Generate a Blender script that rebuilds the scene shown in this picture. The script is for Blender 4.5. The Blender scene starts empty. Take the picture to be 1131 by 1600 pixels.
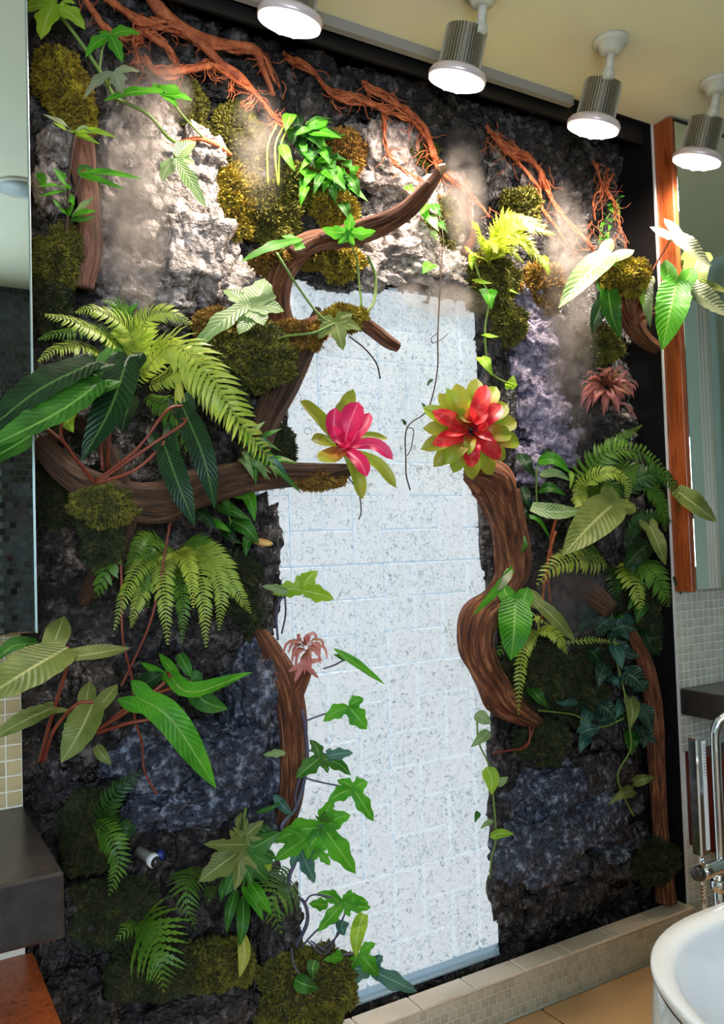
import bpy, math, random
import numpy as np
from mathutils import Vector, Matrix, noise as mnoise

# ---------------------------------------------------------------- scene, camera, light
SC = bpy.context.scene
COL = SC.collection
rnd = random.Random(7)
FPX = 1300.0                       # focal length in pixels of the 1131 x 1600 frame
ZC = 1.15                          # eye height
_dY = np.array([-759.0, 75.0, FPX]); _dX = np.array([2215.0, -20.0, FPX])
_Y = _dY / np.linalg.norm(_dY); _X = _dX - _dX.dot(_Y) * _Y; _X /= np.linalg.norm(_X)
_Z = np.cross(_X, _Y)
RW = np.array([_X, _Y, _Z])        # camera (x right, y down, z forward) -> world
cam = bpy.data.cameras.new('camera')
cam.sensor_fit = 'HORIZONTAL'; cam.sensor_width = 36.0; cam.lens = FPX / 1131.0 * 36.0
cam.clip_start = 0.02
camo = bpy.data.objects.new('camera', cam); COL.objects.link(camo)
_r, _u, _b = RW @ np.array([1., 0, 0]), RW @ np.array([0, -1., 0]), RW @ np.array([0, 0, -1.])
camo.matrix_world = Matrix(((_r[0], _u[0], _b[0], 0), (_r[1], _u[1], _b[1], 0), (_r[2], _u[2], _b[2], ZC), (0, 0, 0, 1)))
SC.camera = camo

W = bpy.data.worlds.new('world'); SC.world = W; W.use_nodes = True
W.node_tree.nodes['Background'].inputs[0].default_value = (0.75, 0.85, 1.0, 1)
W.node_tree.nodes['Background'].inputs[1].default_value = 0.3
SC.view_settings.view_transform = 'Standard'; SC.view_settings.look = 'None'
SC.view_settings.gamma = 1.0; SC.view_settings.use_curve_mapping = False
SC.view_settings.exposure = 0.45
LAMP_W = 25.0                      # each grow lamp's spot
FILL_E = 10.5                       # window added behind the photographer for ambient light
GLASS_E = 0.47                      # the backlit glass-brick panel

# main planes of the place (metres)
YB, YF = 1.76, 1.63                # back of the planted niche, tiled front of the wall
ZCEIL = 2.36
XL, XR = 0.225, 1.985              # left and right jamb of the niche
ZK = 0.10                          # kerb height


def P(px, py, d=0.0):
    """a point of the place, d metres in front of the niche's back"""
    v = RW @ np.array([px - 565.5, py - 800.0, FPX])
    k = (YB - d) / v[1]
    return np.array([v[0] * k, v[1] * k, v[2] * k + ZC])


def PZ(px, py, z):
    v = RW @ np.array([px - 565.5, py - 800.0, FPX])
    k = (z - ZC) / v[2]
    return np.array([v[0] * k, v[1] * k, z])


def MPP(p):
    """metres per photograph pixel at a point"""
    q = np.asarray(p, float) - np.array([0, 0, ZC])
    return float((RW.T @ q)[2]) / FPX


def nrm(v):
    v = np.asarray(v, float)
    return v / (np.linalg.norm(v) + 1e-12)


def cat(pts, n):
    """Catmull-Rom through pts (k x m), n samples"""
    p = np.asarray(pts, float)
    if len(p) == 2:
        t = np.linspace(0, 1, n)[:, None]
        return p[0] * (1 - t) + p[1] * t
    e = np.vstack([2 * p[0] - p[1], p, 2 * p[-1] - p[-2]])
    seg = np.r_[0, np.cumsum(np.linalg.norm(np.diff(p[:, :3], axis=0), axis=1) + 1e-9)]
    ts = np.linspace(0, seg[-1], n)
    out = []
    for t in ts:
        i = min(max(int(np.searchsorted(seg, t, 'right')) - 1, 0), len(p) - 2)
        u = (t - seg[i]) / (seg[i + 1] - seg[i])
        a, b, c, d = e[i], e[i + 1], e[i + 2], e[i + 3]
        out.append(0.5 * (2 * b + (c - a) * u + (2 * a - 5 * b + 4 * c - d) * u * u + (3 * b - a - 3 * c + d) * u ** 3))
    return np.array(out)


# ---------------------------------------------------------------- materials
def lin(c):
    return tuple(((x / 255.0) / 12.92 if x / 255.0 <= 0.04045 else ((x / 255.0 + 0.055) / 1.055) ** 2.4) for x in c) + (1.0,)


MATS = {}


def base_mat(name):
    m = bpy.data.materials.new(name); m.use_nodes = True
    nt = m.node_tree
    return m, nt, nt.nodes['Principled BSDF'], nt.nodes['Material Output']


def nd(nt, t, **kw):
    n = nt.nodes.new(t)
    for k, v in kw.items():
        setattr(n, k, v)
    return n


def ramp(nt, fac, stops):
    r = nd(nt, 'ShaderNodeValToRGB')
    el = r.color_ramp.elements
    while len(el) < len(stops):
        el.new(0.5)
    for e, (p, c) in zip(el, stops):
        e.position = p; e.color = lin(c)
    nt.links.new(fac, r.inputs[0])
    return r.outputs[0]


def mat(name, c1, c2=None, scale=12, rough=0.6, metal=0.0, bump=0.0, bscale=None, stretch=(1, 1, 1), spec=0.5, c3=None, coat=0.0, coords='Object', detail=6, bdist=None):
    if name in MATS:
        return MATS[name]
    m, nt, b, o = base_mat(name)
    b.inputs['Roughness'].default_value = rough; b.inputs['Metallic'].default_value = metal
    b.inputs['Specular IOR Level'].default_value = spec
    b.inputs['Coat Weight'].default_value = coat
    tc = nd(nt, 'ShaderNodeTexCoord'); mp = nd(nt, 'ShaderNodeMapping')
    mp.inputs['Scale'].default_value = stretch
    nt.links.new(tc.outputs[coords], mp.inputs[0])
    if c2 is None:
        b.inputs['Base Color'].default_value = lin(c1)
    else:
        n = nd(nt, 'ShaderNodeTexNoise'); n.inputs['Scale'].default_value = scale; n.inputs['Detail'].default_value = detail
        n.inputs['Roughness'].default_value = 0.65
        nt.links.new(mp.outputs[0], n.inputs['Vector'])
        st = [(0.34, c1), (0.66, c2)] if c3 is None else [(0.32, c1), (0.52, c2), (0.68, c3)]
        nt.links.new(ramp(nt, n.outputs['Fac'], st), b.inputs['Base Color'])
    if bump:
        n2 = nd(nt, 'ShaderNodeTexNoise'); n2.inputs['Scale'].default_value = bscale or scale * 3; n2.inputs['Detail'].default_value = 8
        nt.links.new(mp.outputs[0], n2.inputs['Vector'])
        bp = nd(nt, 'ShaderNodeBump'); bp.inputs['Strength'].default_value = min(bump, 1.0); bp.inputs['Distance'].default_value = bdist or 0.01 * bump
        nt.links.new(n2.outputs['Fac'], bp.inputs['Height']); nt.links.new(bp.outputs[0], b.inputs['Normal'])
    MATS[name] = m
    return m


def leafmat(name, c1, c2, rib, veins=14.0, gloss=0.38, trans=0.38, veinamt=0.16, spots=None, edge=None):
    """leaf: UV u along the blade, v across; midrib, side veins, mottling"""
    if name in MATS:
        return MATS[name]
    m, nt, b, o = base_mat(name)
    b.inputs['Roughness'].default_value = gloss
    b.inputs['Specular IOR Level'].default_value = 0.35
    uv = nd(nt, 'ShaderNodeUVMap'); sp = nd(nt, 'ShaderNodeSeparateXYZ'); nt.links.new(uv.outputs[0], sp.inputs[0])
    tc = nd(nt, 'ShaderNodeTexCoord')
    n = nd(nt, 'ShaderNodeTexNoise'); n.inputs['Scale'].default_value = 22; n.inputs['Detail'].default_value = 4
    nt.links.new(tc.outputs['Object'], n.inputs['Vector'])
    base = ramp(nt, n.outputs['Fac'], [(0.35, c1), (0.65, c2)])

    def math_(op, a, bb=None):
        k = nd(nt, 'ShaderNodeMath', operation=op)
        for i, x in enumerate((a, bb)):
            if x is None: continue
            if isinstance(x, (int, float)): k.inputs[i].default_value = x
            else: nt.links.new(x, k.inputs[i])
        return k.outputs[0]
    av = math_('ABSOLUTE', math_('SUBTRACT', sp.outputs[1], 0.5))
    midm = math_('LESS_THAN', av, 0.035)
    ph = math_('MULTIPLY', math_('SUBTRACT', sp.outputs[0], math_('MULTIPLY', av, 0.35)), veins * 6.2832)
    wv = math_('SINE', ph)
    vein = math_('MULTIPLY', math_('POWER', math_('MAXIMUM', wv, 0.0), 8.0), veinamt)
    f = math_('MAXIMUM', midm, vein)
    mx = nd(nt, 'ShaderNodeMix', data_type='RGBA'); nt.links.new(f, mx.inputs[0]); nt.links.new(base, mx.inputs[6]); mx.inputs[7].default_value = lin(rib)
    col = mx.outputs[2]
    if spots:
        n3 = nd(nt, 'ShaderNodeTexNoise'); n3.inputs['Scale'].default_value = 60; nt.links.new(tc.outputs['Object'], n3.inputs['Vector'])
        g = math_('GREATER_THAN', n3.outputs['Fac'], 0.56)
        m3 = nd(nt, 'ShaderNodeMix', data_type='RGBA'); nt.links.new(g, m3.inputs[0]); nt.links.new(col, m3.inputs[6]); m3.inputs[7].default_value = lin(spots); col = m3.outputs[2]
    if edge:
        rp = nd(nt, 'ShaderNodeMapRange'); nt.links.new(sp.outputs[0], rp.inputs[0]); rp.inputs[1].default_value = 0.15; rp.inputs[2].default_value = 0.85
        m4 = nd(nt, 'ShaderNodeMix', data_type='RGBA'); nt.links.new(rp.outputs[0], m4.inputs[0]); nt.links.new(col, m4.inputs[6]); m4.inputs[7].default_value = lin(edge); col = m4.outputs[2]
    nt.links.new(col, b.inputs['Base Color'])
    bp = nd(nt, 'ShaderNodeBump'); bp.inputs['Strength'].default_value = 0.32; bp.inputs['Distance'].default_value = 0.0013
    nt.links.new(wv, bp.inputs['Height']); nt.links.new(bp.outputs[0], b.inputs['Normal'])
    tr = nd(nt, 'ShaderNodeBsdfTranslucent'); nt.links.new(col, tr.inputs[0])
    mixs = nd(nt, 'ShaderNodeMixShader'); mixs.inputs[0].default_value = trans
    nt.links.new(b.outputs[0], mixs.inputs[1]); nt.links.new(tr.outputs[0], mixs.inputs[2]); nt.links.new(mixs.outputs[0], o.inputs[0])
    MATS[name] = m
    return m


def emis(name, c, s):
    m, nt, b, o = base_mat(name)
    b.inputs['Base Color'].default_value = lin(c); b.inputs['Emission Color'].default_value = lin(c); b.inputs['Emission Strength'].default_value = s
    MATS[name] = m
    return m


# ---------------------------------------------------------------- mesh objects
def mesh_data(name, V, F, uv=None, smooth=True, m=None):
    me = bpy.data.meshes.new(name)
    V = np.asarray(V, float)
    me.from_pydata(V.tolist(), [], F if isinstance(F, list) else F.tolist())
    if uv is not None:
        l = me.uv_layers.new(name='UVMap')
        vi = np.empty(len(me.loops), dtype=np.int32); me.loops.foreach_get('vertex_index', vi)
        l.data.foreach_set('uv', np.asarray(uv, np.float32)[vi].ravel())
    if smooth:
        me.polygons.foreach_set('use_smooth', [True] * len(me.polygons))
    if m is not None:
        me.materials.append(m)
    me.update()
    return me


def tag(o, label=None, category=None, group=None, kind=None):
    if label: o['label'] = label
    if category: o['category'] = category
    if group: o['group'] = group
    if kind: o['kind'] = kind
    return o


GROUPS = {'moss_clump': 'moss cushions on the planted wall', 'root_cluster': 'rust-red roots along the top of the rocks', 'hanging_roots': 'thin hanging roots', 'strap_philodendron': 'strap-leaved philodendrons', 'boston_fern': 'large arching ferns', 'small_fern': 'small ferns on the wall', 'broad_fern': 'toothed fern fronds low on the left', 'bromeliad': 'bromeliads before the glass bricks', 'air_plant': 'rosy air plants'}


def thing(name, label, category, loc, group=None):
    group = group or GROUPS.get(name)
    o = bpy.data.objects.new(name, None); COL.objects.link(o)
    o.location = Vector(loc); o.empty_display_size = 0.02
    return tag(o, label, category, group)


def world_loc(o):
    v = np.zeros(3)
    while o is not None:
        v += np.array(o.location); o = o.parent
    return v


def part(name, V, F, m, parent=None, uv=None, smooth=True, label=None, origin=None, kind=None):
    """one mesh object; V in world metres"""
    V = np.asarray(V, float)
    if parent is None:
        loc = np.array(origin if origin is not None else [V[:, 0].mean(), V[:, 1].mean(), V[:, 2].min()])
        o = bpy.data.objects.new(name, mesh_data(name, V - loc, F, uv, smooth, m)); o.location = Vector(loc)
    else:
        o = bpy.data.objects.new(name, mesh_data(name, V - world_loc(parent), F, uv, smooth, m)); o.parent = parent
    COL.objects.link(o)
    if label: o['label'] = label
    if kind: o['kind'] = kind
    return o


class MB:
    """collects shapes into one mesh"""
    def __init__(s): s.V = []; s.F = []; s.U = []; s.n = 0

    def add(s, V, F, U=None):
        V = np.asarray(V, float)
        s.V.append(V); s.F += [[i + s.n for i in f] for f in F]
        s.U.append(np.asarray(U, float) if U is not None else np.zeros((len(V), 2)))
        s.n += len(V)
        return s

    def build(s, name, m, parent=None, smooth=True, **k):
        return part(name, np.vstack(s.V), s.F, m, parent, np.vstack(s.U), smooth, **k)


BOXF = [[0, 3, 2, 1], [4, 5, 6, 7], [0, 1, 5, 4], [1, 2, 6, 5], [2, 3, 7, 6], [3, 0, 4, 7]]


def boxv(a, b):
    x0, y0, z0 = a; x1, y1, z1 = b
    return [(x0, y0, z0), (x1, y0, z0), (x1, y1, z0), (x0, y1, z0), (x0, y0, z1), (x1, y0, z1), (x1, y1, z1), (x0, y1, z1)]


def bevbox(a, b, r=0.003):
    """box with chamfered edges (24 vertices)"""
    a = np.minimum(a, b).astype(float); b2 = np.maximum(a, b).astype(float)
    V = []; idx = {}
    for i in range(8):
        c = [(b2 if (i >> k) & 1 else a)[k] for k in range(3)]
        for ax in range(3):
            p = list(c)
            for k in range(3):
                if k != ax:
                    p[k] += -r if (i >> k) & 1 else r
            idx[(i, ax)] = len(V); V.append(p)
    F = []
    for ax in range(3):
        o = [k for k in range(3) if k != ax]
        for s in (0, 1):
            q = [(s << ax) | (x << o[0]) | (y << o[1]) for x, y in ((0, 0), (1, 0), (1, 1), (0, 1))]
            F.append([idx[(c, ax)] for c in q])
    for ax in range(3):
        o = [k for k in range(3) if k != ax]
        for x in (0, 1):
            for y in (0, 1):
                c0 = (x << o[0]) | (y << o[1]); c1 = c0 | (1 << ax)
                F.append([idx[(c0, o[0])], idx[(c1, o[0])], idx[(c1, o[1])], idx[(c0, o[1])]])
    for i in range(8):
        F.append([idx[(i, 0)], idx[(i, 1)], idx[(i, 2)]])
    return V, F


def box(name, a, b, m, parent=None, r=0.003, **k):
    V, F = bevbox(a, b, r)
    return part(name, V, F, m, parent, smooth=False, **k)


def frames(c):
    """parallel-transport frames along a curve"""
    T = np.gradient(c, axis=0); T = T / (np.linalg.norm(T, axis=1)[:, None] + 1e-12)
    up = np.array([0.3, 0.2, 0.93])
    if abs(T[0].dot(up)) > 0.95: up = np.array([1., 0, 0])
    N = [nrm(np.cross(T[0], up))]
    for i in range(1, len(c)):
        v = N[-1] - T[i] * N[-1].dot(T[i]); N.append(nrm(v))
    N = np.array(N); B = np.cross(T, N)
    return T, N, B


def tubeVF(c, r, sides=7, ridge=0.0, seed=0.0, k=5, cap=True, ell=1.0):
    c = np.asarray(c, float); n = len(c); r = np.broadcast_to(np.asarray(r, float), (n,))
    T, N, B = frames(c)
    V = []; U = []
    L = np.r_[0, np.cumsum(np.linalg.norm(np.diff(c, axis=0), axis=1))]
    for i in range(n):
        for j in range(sides):
            a = 2 * math.pi * j / sides
            rr = r[i]
            if ridge:
                q = mnoise.noise(Vector((math.cos(a) * k * 0.5 + seed, math.sin(a) * k * 0.5, L[i] * 5 + seed)))
                q2 = mnoise.noise(Vector((math.cos(a) * k + seed, math.sin(a) * k + 7, L[i] * 14 - seed)))
                q3 = abs(mnoise.noise(Vector((math.cos(a) * k * 1.1 + seed, math.sin(a) * k * 1.1 + 3, L[i] * 2.5 + seed))))
                rr = rr * (1 + ridge * (q * 1.2 + q2 * 0.5 + 1.1 * q3))
            V.append(c[i] + N[i] * math.cos(a) * rr + B[i] * math.sin(a) * rr * ell)
            U.append((L[i], j / sides))
    F = [[i * sides + j, i * sides + (j + 1) % sides, (i + 1) * sides + (j + 1) % sides, (i + 1) * sides + j] for i in range(n - 1) for j in range(sides)]
    if cap:
        F.append(list(range(sides))[::-1]); F.append([(n - 1) * sides + j for j in range(sides)])
    return V, F, U


def lathe(center, axis, prof, sides=28):
    """prof: list of (radius, offset along axis)"""
    axis = nrm(axis); a = nrm(np.cross(axis, [0.31, 0.9, 0.2])); b = np.cross(axis, a)
    V = []; F = []
    for r, h in prof:
        for j in range(sides):
            t = 2 * math.pi * j / sides
            V.append(np.asarray(center) + axis * h + (a * math.cos(t) + b * math.sin(t)) * max(r, 1e-5))
    for i in range(len(prof) - 1):
        for j in range(sides):
            F.append([i * sides + j, i * sides + (j + 1) % sides, (i + 1) * sides + (j + 1) % sides, (i + 1) * sides + j])
    F.append(list(range(sides))[::-1]); F.append([(len(prof) - 1) * sides + j for j in range(sides)])
    return V, F


def px3(pts, d=None):
    """[(px, py[, d])] -> world points"""
    return np.array([P(p[0], p[1], p[2] if len(p) > 2 else d) for p in pts])

# ---------------------------------------------------------------- materials used
M_ceil = mat('ceiling_paint', (236, 230, 196), (230, 223, 190), 2, 0.7)
M_black = mat('black_panel', (14, 12, 13), (22, 19, 20), 6, 0.45, bump=0.1)
M_grout = mat('pale_grout', (236, 230, 208), (224, 218, 194), 40, 0.8)
M_grout2 = mat('mosaic_grout', (248, 247, 240), (242, 240, 230), 40, 0.8)
M_tiles = [mat('mosaic_tile_%d' % i, c, tuple(int(x * 0.93) for x in c), 30, 0.25) for i, c in enumerate([(208, 205, 184), (200, 199, 178), (216, 213, 192), (206, 201, 176)])]
M_btiles = [mat('beige_tile_%d' % i, c, tuple(int(x * 0.92) for x in c), 30, 0.3) for i, c in enumerate([(190, 170, 120), (200, 180, 130), (180, 160, 112), (196, 172, 124)])]
M_ktiles = [mat('kerb_tile_%d' % i, c, tuple(int(x * 0.93) for x in c), 30, 0.35) for i, c in enumerate([(200, 188, 162), (208, 196, 170), (192, 180, 156)])]
M_dtiles = [mat('dark_tile_%d' % i, c, None, rough=0.08) for i, c in enumerate([(40, 46, 50), (56, 62, 66), (30, 35, 39)])]
M_kerbtop = mat('kerb_stone', (238, 222, 200), (224, 198, 168), 9, 0.4, bump=0.1)
M_stone = mat('dark_basalt', (44, 40, 38), (62, 56, 52), 60, 0.28, bump=0.08)
M_wood = mat('red_teak', (120, 52, 24), (164, 82, 38), 5, 0.35, bump=0.15, stretch=(14, 14, 1.2), c3=(96, 40, 18))
M_floor = mat('floor_tile', (180, 140, 96), (196, 156, 110), 5, 0.3)
M_mirror = mat('mirror_glass', (225, 236, 232), rough=0.015, metal=1.0)
M_chrome = mat('chrome', (225, 228, 232), rough=0.07, metal=1.0)
M_white = mat('white_enamel', (236, 236, 232), rough=0.12, coat=0.4)
M_green = mat('pale_green_wall', (196, 214, 200), (188, 206, 194), 3, 0.6)
M_alu = mat('aluminium', (150, 146, 134), rough=0.35, metal=0.9)
M_trim = mat('grey_trim', (150, 146, 138), rough=0.5)
M_cloth = mat('white_curtain', (238, 236, 232), rough=0.8)


def struct(o, **k):
    return tag(o, kind='structure', **k)


def slab(name, a, b, m, parent=None):
    o = part(name, boxv(a, b), BOXF, m, parent, smooth=False)
    return struct(o) if parent is None else o


def tiles(parent, origin, u, v, nu, nv, pitch, mats, gap=0.003, thick=0.0025, jit=0.0, bond=True, keep=None):
    """mosaic tiles as pieces sharing a few meshes; origin at the lower corner, u/v unit axes on the wall"""
    u = np.asarray(u, float); v = np.asarray(v, float); w = np.cross(u, v)
    h = (pitch - gap) / 2
    ms = []
    for m in mats:
        V, F = bevbox((-h, -h, 0.0), (h, h, thick), 0.0008)
        ms.append(mesh_data('tile', V, F, None, False, m))
    base = Matrix(((u[0], v[0], w[0]), (u[1], v[1], w[1]), (u[2], v[2], w[2]))).to_4x4()
    k = world_loc(parent)
    rr = random.Random(int(origin[0] * 1000) + nu)
    for j in range(nv):
        for i in range(nu):
            off = (j % 2) * 0.5 * pitch if bond else 0
            p = np.asarray(origin) + u * ((i + 0.5) * pitch + off) + v * (j + 0.5) * pitch
            if keep and not keep(p): continue
            o = bpy.data.objects.new('tile', ms[rr.randrange(len(ms))])
            COL.objects.link(o); o.parent = parent
            mw = base.copy()
            if jit:
                mw = base @ Matrix.Rotation(rr.gauss(0, jit), 4, 'X') @ Matrix.Rotation(rr.gauss(0, jit), 4, 'Y')
            mw.translation = Vector(p - k)
            o.matrix_local = mw


# ---------------------------------------------------------------- room shell
XW, XE, YR = -1.3, 3.2, -1.03
floor_ = slab('floor', (XW, YR, -0.06), (XE, YF + 0.2, -0.012), mat('floor_joint', (120, 92, 66), rough=0.8))
for fi, x0 in enumerate(np.arange(0.2, 2.6, 0.6)):
    for y0 in (0.38, 0.99):
        V, F = bevbox((x0 + 0.003, y0 + 0.003, -0.012), (x0 + 0.597, min(y0 + 0.607, YF - 0.02), 0.0), 0.002)
        part('floor_tile', V, F, M_floor, floor_, smooth=False)
ceiling = slab('ceiling', (XW, YR, ZCEIL), (XE, YF, ZCEIL + 0.06), M_ceil)
slab('wall_rear', (XW, YR - 0.08, 0), (XE, YR, ZCEIL), mat('rear_grout', (120, 128, 128), (104, 112, 112), 40, 0.7))
wall_rear = bpy.data.objects['wall_rear']
tiles(wall_rear, (0.66, YR, 0.80), (-1, 0, 0), (0, 0, 1), 6, 53, 0.0294, M_dtiles, gap=0.0025, jit=0.02, bond=True)
slab('wall_west', (XW - 0.08, YR, 0), (XW, YF + 0.2, ZCEIL), M_green)
slab('wall_east', (XE, YR, 0), (XE + 0.08, YF + 0.2, ZCEIL), M_green)

# window added behind the photographer as the room's ambient light, out of view
win = struct(thing('fill_window', 'added frosted window with slim dark frame in the rear wall, giving fill light', 'window', (-0.1, YR + 0.01, 0.9)))
del win['category']
M_fill = emis('fill_pane', (212, 230, 255), FILL_E)
for i in range(3):
    x0 = -1.12 + i * 0.5
    box('pane', (x0 + 0.02, YR + 0.004, 0.94), (x0 + 0.48, YR + 0.012, 1.78), M_fill, win, r=0.002)
for x in (-1.13, -0.63, -0.13, 0.37):
    box('frame', (x - 0.012, YR + 0.002, 0.90), (x + 0.012, YR + 0.03, 1.82), M_stone, win)
for z in (0.90, 1.80):
    box('frame', (-1.14, YR + 0.003, z), (0.38, YR + 0.028, z + 0.03), M_stone, win)

# wall left of the niche
wl = slab('wall_left', (XW, YF, 0), (XL, YF + 0.2, ZCEIL), M_grout)
tiles(wl, (-0.16, YF, 0.70), (1, 0, 0), (0, 0, 1), 15, 14, 0.0275, M_btiles, bond=False, keep=lambda p: p[0] < XL - 0.01)
# wall right of the niche
wr = slab('wall_right', (XR, YF, 0), (XE, YF + 0.2, ZCEIL), M_grout2)
tiles(wr, (XR + 0.001, YF, 0.705), (1, 0, 0), (0, 0, 1), 12, 12, 0.0245, M_tiles, bond=False, keep=lambda p: p[2] < 0.99)
tiles(wr, (XR + 0.001, YF, 0.524), (1, 0, 0), (0, 0, 1), 12, 5, 0.0245, M_tiles, bond=False, keep=lambda p: p[2] < 0.635)
tiles(wr, (XR + 0.001, YF, 0.005), (1, 0, 0), (0, 0, 1), 11, 11, 0.0245, M_tiles, bond=False, keep=lambda p: p[2] < 0.27)
# niche linings
slab('wall_niche_side', (XR - 0.006, YF + 0.001, 0), (XR + 0.0, YB + 0.1, ZCEIL), M_black)
slab('ceiling_niche', (XL, YF, ZCEIL - 0.002), (XR, YB + 0.1, ZCEIL + 0.06), M_black)
slab('trim_1', (0.1, YF - 0.012, ZCEIL - 0.026), (1.66, YF + 0.006, ZCEIL + 0.0), M_trim)
slab('trim_2', (XR - 0.004, YF - 0.004, ZK), (XR + 0.002, YF + 0.001, ZCEIL), mat('white_edge', (225, 222, 214), rough=0.4))
# black lintel board under the ceiling, behind the grey trim
slab('trim_3', (XL, YF + 0.02, ZCEIL - 0.055), (XR - 0.006, YF + 0.03, ZCEIL - 0.002), M_black)
# kerb
kerb = slab('trim_4', (0.1, YF - 0.02, -0.01), (XR, YF + 0.035, ZK - 0.008), M_grout)
kerb['label'] = 'tiled kerb in front of the planted wall'
x = 0.60
while x < XR - 0.01:
    w = min(0.151, XR - x)
    box('coping_tile', (x + 0.001, YF - 0.024, ZK - 0.008), (x + w - 0.001, YF + 0.037, ZK), M_kerbtop, kerb, r=0.002)
    x += 0.152
tiles(kerb, (0.80, YF - 0.02, -0.002), (1, 0, 0), (0, 0, 1), 52, 4, 0.0235, M_ktiles)
# trough behind the kerb
slab('floor_trough', (XL, YF + 0.03, -0.02), (XR, YB + 0.1, 0.03), mat('wet_black_pebble', (20, 19, 20), (52, 48, 46), 70, 0.25, bump=0.8))

# ---------------------------------------------------------------- left vanity
mir = thing('mirror_cabinet', 'tall wall mirror above the dark vanity counter, leaves in front of it', 'mirror', (-0.4, 1.5, 1.02))
box('glass', (XW + 0.3, 1.478, 1.022), (0.229, 1.484, ZCEIL - 0.004), M_mirror, mir, r=0.0015)
box('back_panel', (XW + 0.3, 1.484, 1.02), (0.230, 1.627, ZCEIL - 0.003), M_alu, mir)
box('edge_strip', (0.2285, 1.4765, 1.02), (0.2315, 1.486, ZCEIL - 0.004), mat('mirror_edge', (190, 200, 196), rough=0.3, metal=0.7), mir, r=0.0008)
ctr = thing('vanity_counter', 'thick dark stone vanity counter below the tall mirror', 'counter', (-0.4, 1.4, 0.6))
box('top_slab', (XW + 0.01, 1.258, 0.606), (0.227, YF - 0.001, 0.699), M_stone, ctr, r=0.004)
shelf = thing('wooden_shelf', 'red-brown wooden shelf under the dark stone vanity counter', 'shelf', (-0.4, 1.4, 0.35))
zt = 0.46
ws = [P(50, 1486, 0.13), ]
box('shelf_board', (XW + 0.01, 1.15, 0.405), (0.238, YF - 0.002, 0.438), M_wood, shelf, r=0.003)
box('front_rail', (XW + 0.01, 1.135, 0.385), (0.238, 1.150, 0.44), M_wood, shelf, r=0.003)

# ---------------------------------------------------------------- right wall fittings
cab = thing('mirror_cabinet', 'teak-sided mirror cabinet on the wall right of the planted niche', 'cabinet', (2.4, 1.6, 0.986))
box('side_panel', (XR + 0.003, 1.568, 0.986), (XR + 0.021, YF - 0.001, ZCEIL - 0.003), M_wood, cab, r=0.0015)
box('door', (XR + 0.021, 1.572, 0.99), (2.9, YF - 0.002, ZCEIL - 0.006), M_wood, cab)
box('mirror_front', (XR + 0.021, 1.5665, 0.99), (2.9, 1.5715, ZCEIL - 0.014), M_mirror, cab, r=0.001)
box('top_rail', (XR + 0.021, 1.565, ZCEIL - 0.014), (2.9, 1.5715, ZCEIL - 0.005), M_black, cab, r=0.001)
sh = thing('stone_shelf', 'dark stone shelf jutting from the pale mosaic wall on the right', 'shelf', (2.2, 1.5, 0.633))
box('slab', (XR + 0.002, 1.27, 0.634), (2.9, YF - 0.004, 0.708), M_stone, sh, r=0.003)
wb = thing('wooden_drawer_box', 'dark teak drawer box hung below the stone shelf behind the hand shower', 'cabinet', (2.2, 1.5, 0.264))
M_wood2 = mat('dark_teak', (70, 22, 14), (96, 34, 20), 5, 0.35, bump=0.1, stretch=(10, 10, 1.2))
box('body', (XR + 0.011, 1.30, 0.264), (2.9, YF - 0.004, 0.529), M_wood2, wb, r=0.003)
box('drawer_front', (XR + 0.004, 1.285, 0.262), (2.9, 1.300, 0.531), M_wood2, wb, r=0.002)
# curtain seen in the right mirror
cV = []; cF = []
for i in range(25):
    t = i / 24; yy = 0.762 + 0.055 * t; xx = 3.12 + 0.014 * math.sin(t * 20)
    cV += [(xx, yy, 0.25), (xx, yy, 2.3)]
    if i: cF.append([2 * i - 2, 2 * i, 2 * i + 1, 2 * i - 1])
cur = part('shower_curtain', cV, cF, M_cloth); tag(cur, 'white shower curtain seen only as a pale strip in the cabinet mirror', 'curtain')
sm = cur.modifiers.new('thick', 'SOLIDIFY'); sm.thickness = 0.002

# ---------------------------------------------------------------- bathtub and filler
tub = thing('bathtub', 'white freestanding oval bathtub at the lower right corner', 'bathtub', (1.08, 0.405, 0.0))


def oval(cx, cy, ax, ay, z, n=96, e=2.6):
    out = []
    for i in range(n):
        t = 2 * math.pi * i / n
        c, s = math.cos(t), math.sin(t)
        out.append((cx + ax * math.copysign(abs(c) ** (2 / e), c), cy + ay * (2.1 if s < 0 else 1.0) * math.copysign(abs(s) ** (2 / e), s), z))
    return out


def rings(rs, closed_bottom=True, cap_last=False):
    n = len(rs[0]); V = [p for r in rs for p in r]
    F = [[i * n + j, i * n + (j + 1) % n, (i + 1) * n + (j + 1) % n, (i + 1) * n + j] for i in range(len(rs) - 1) for j in range(n)]
    if closed_bottom: F.append(list(range(n))[::-1])
    if cap_last: F.append([(len(rs) - 1) * n + j for j in range(n)])
    return V, F


TX, TY, TAX, TAY, TZ = 1.08, 0.405, 0.30, 0.45, 0.58
rs = [oval(TX, TY, TAX * k, TAY * k2, z) for k, k2, z in ((0.80, 0.80, 0.0), (0.84, 0.83, 0.02), (0.98, 0.93, 0.14), (1.06, 0.98, 0.30), (1.07, 0.99, 0.42), (1.03, 0.99, 0.52), (0.997, 0.99, TZ - 0.012))]
V, F = rings(rs); part('shell', V, F, M_white, tub)
rs = [oval(TX, TY, TAX * k, TAY * k2, z) for k, k2, z in ((0.992, 0.985, TZ - 0.012), (1.0, 1.0, TZ - 0.006), (1.0, 1.0, TZ), (0.995, 0.99, TZ + 0.005), (0.965, 0.93, TZ + 0.005), (0.955, 0.91, TZ - 0.002), (0.92, 0.86, TZ - 0.12), (0.86, 0.78, 0.3), (0.78, 0.66, 0.16), (0.55, 0.45, 0.125))]
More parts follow.
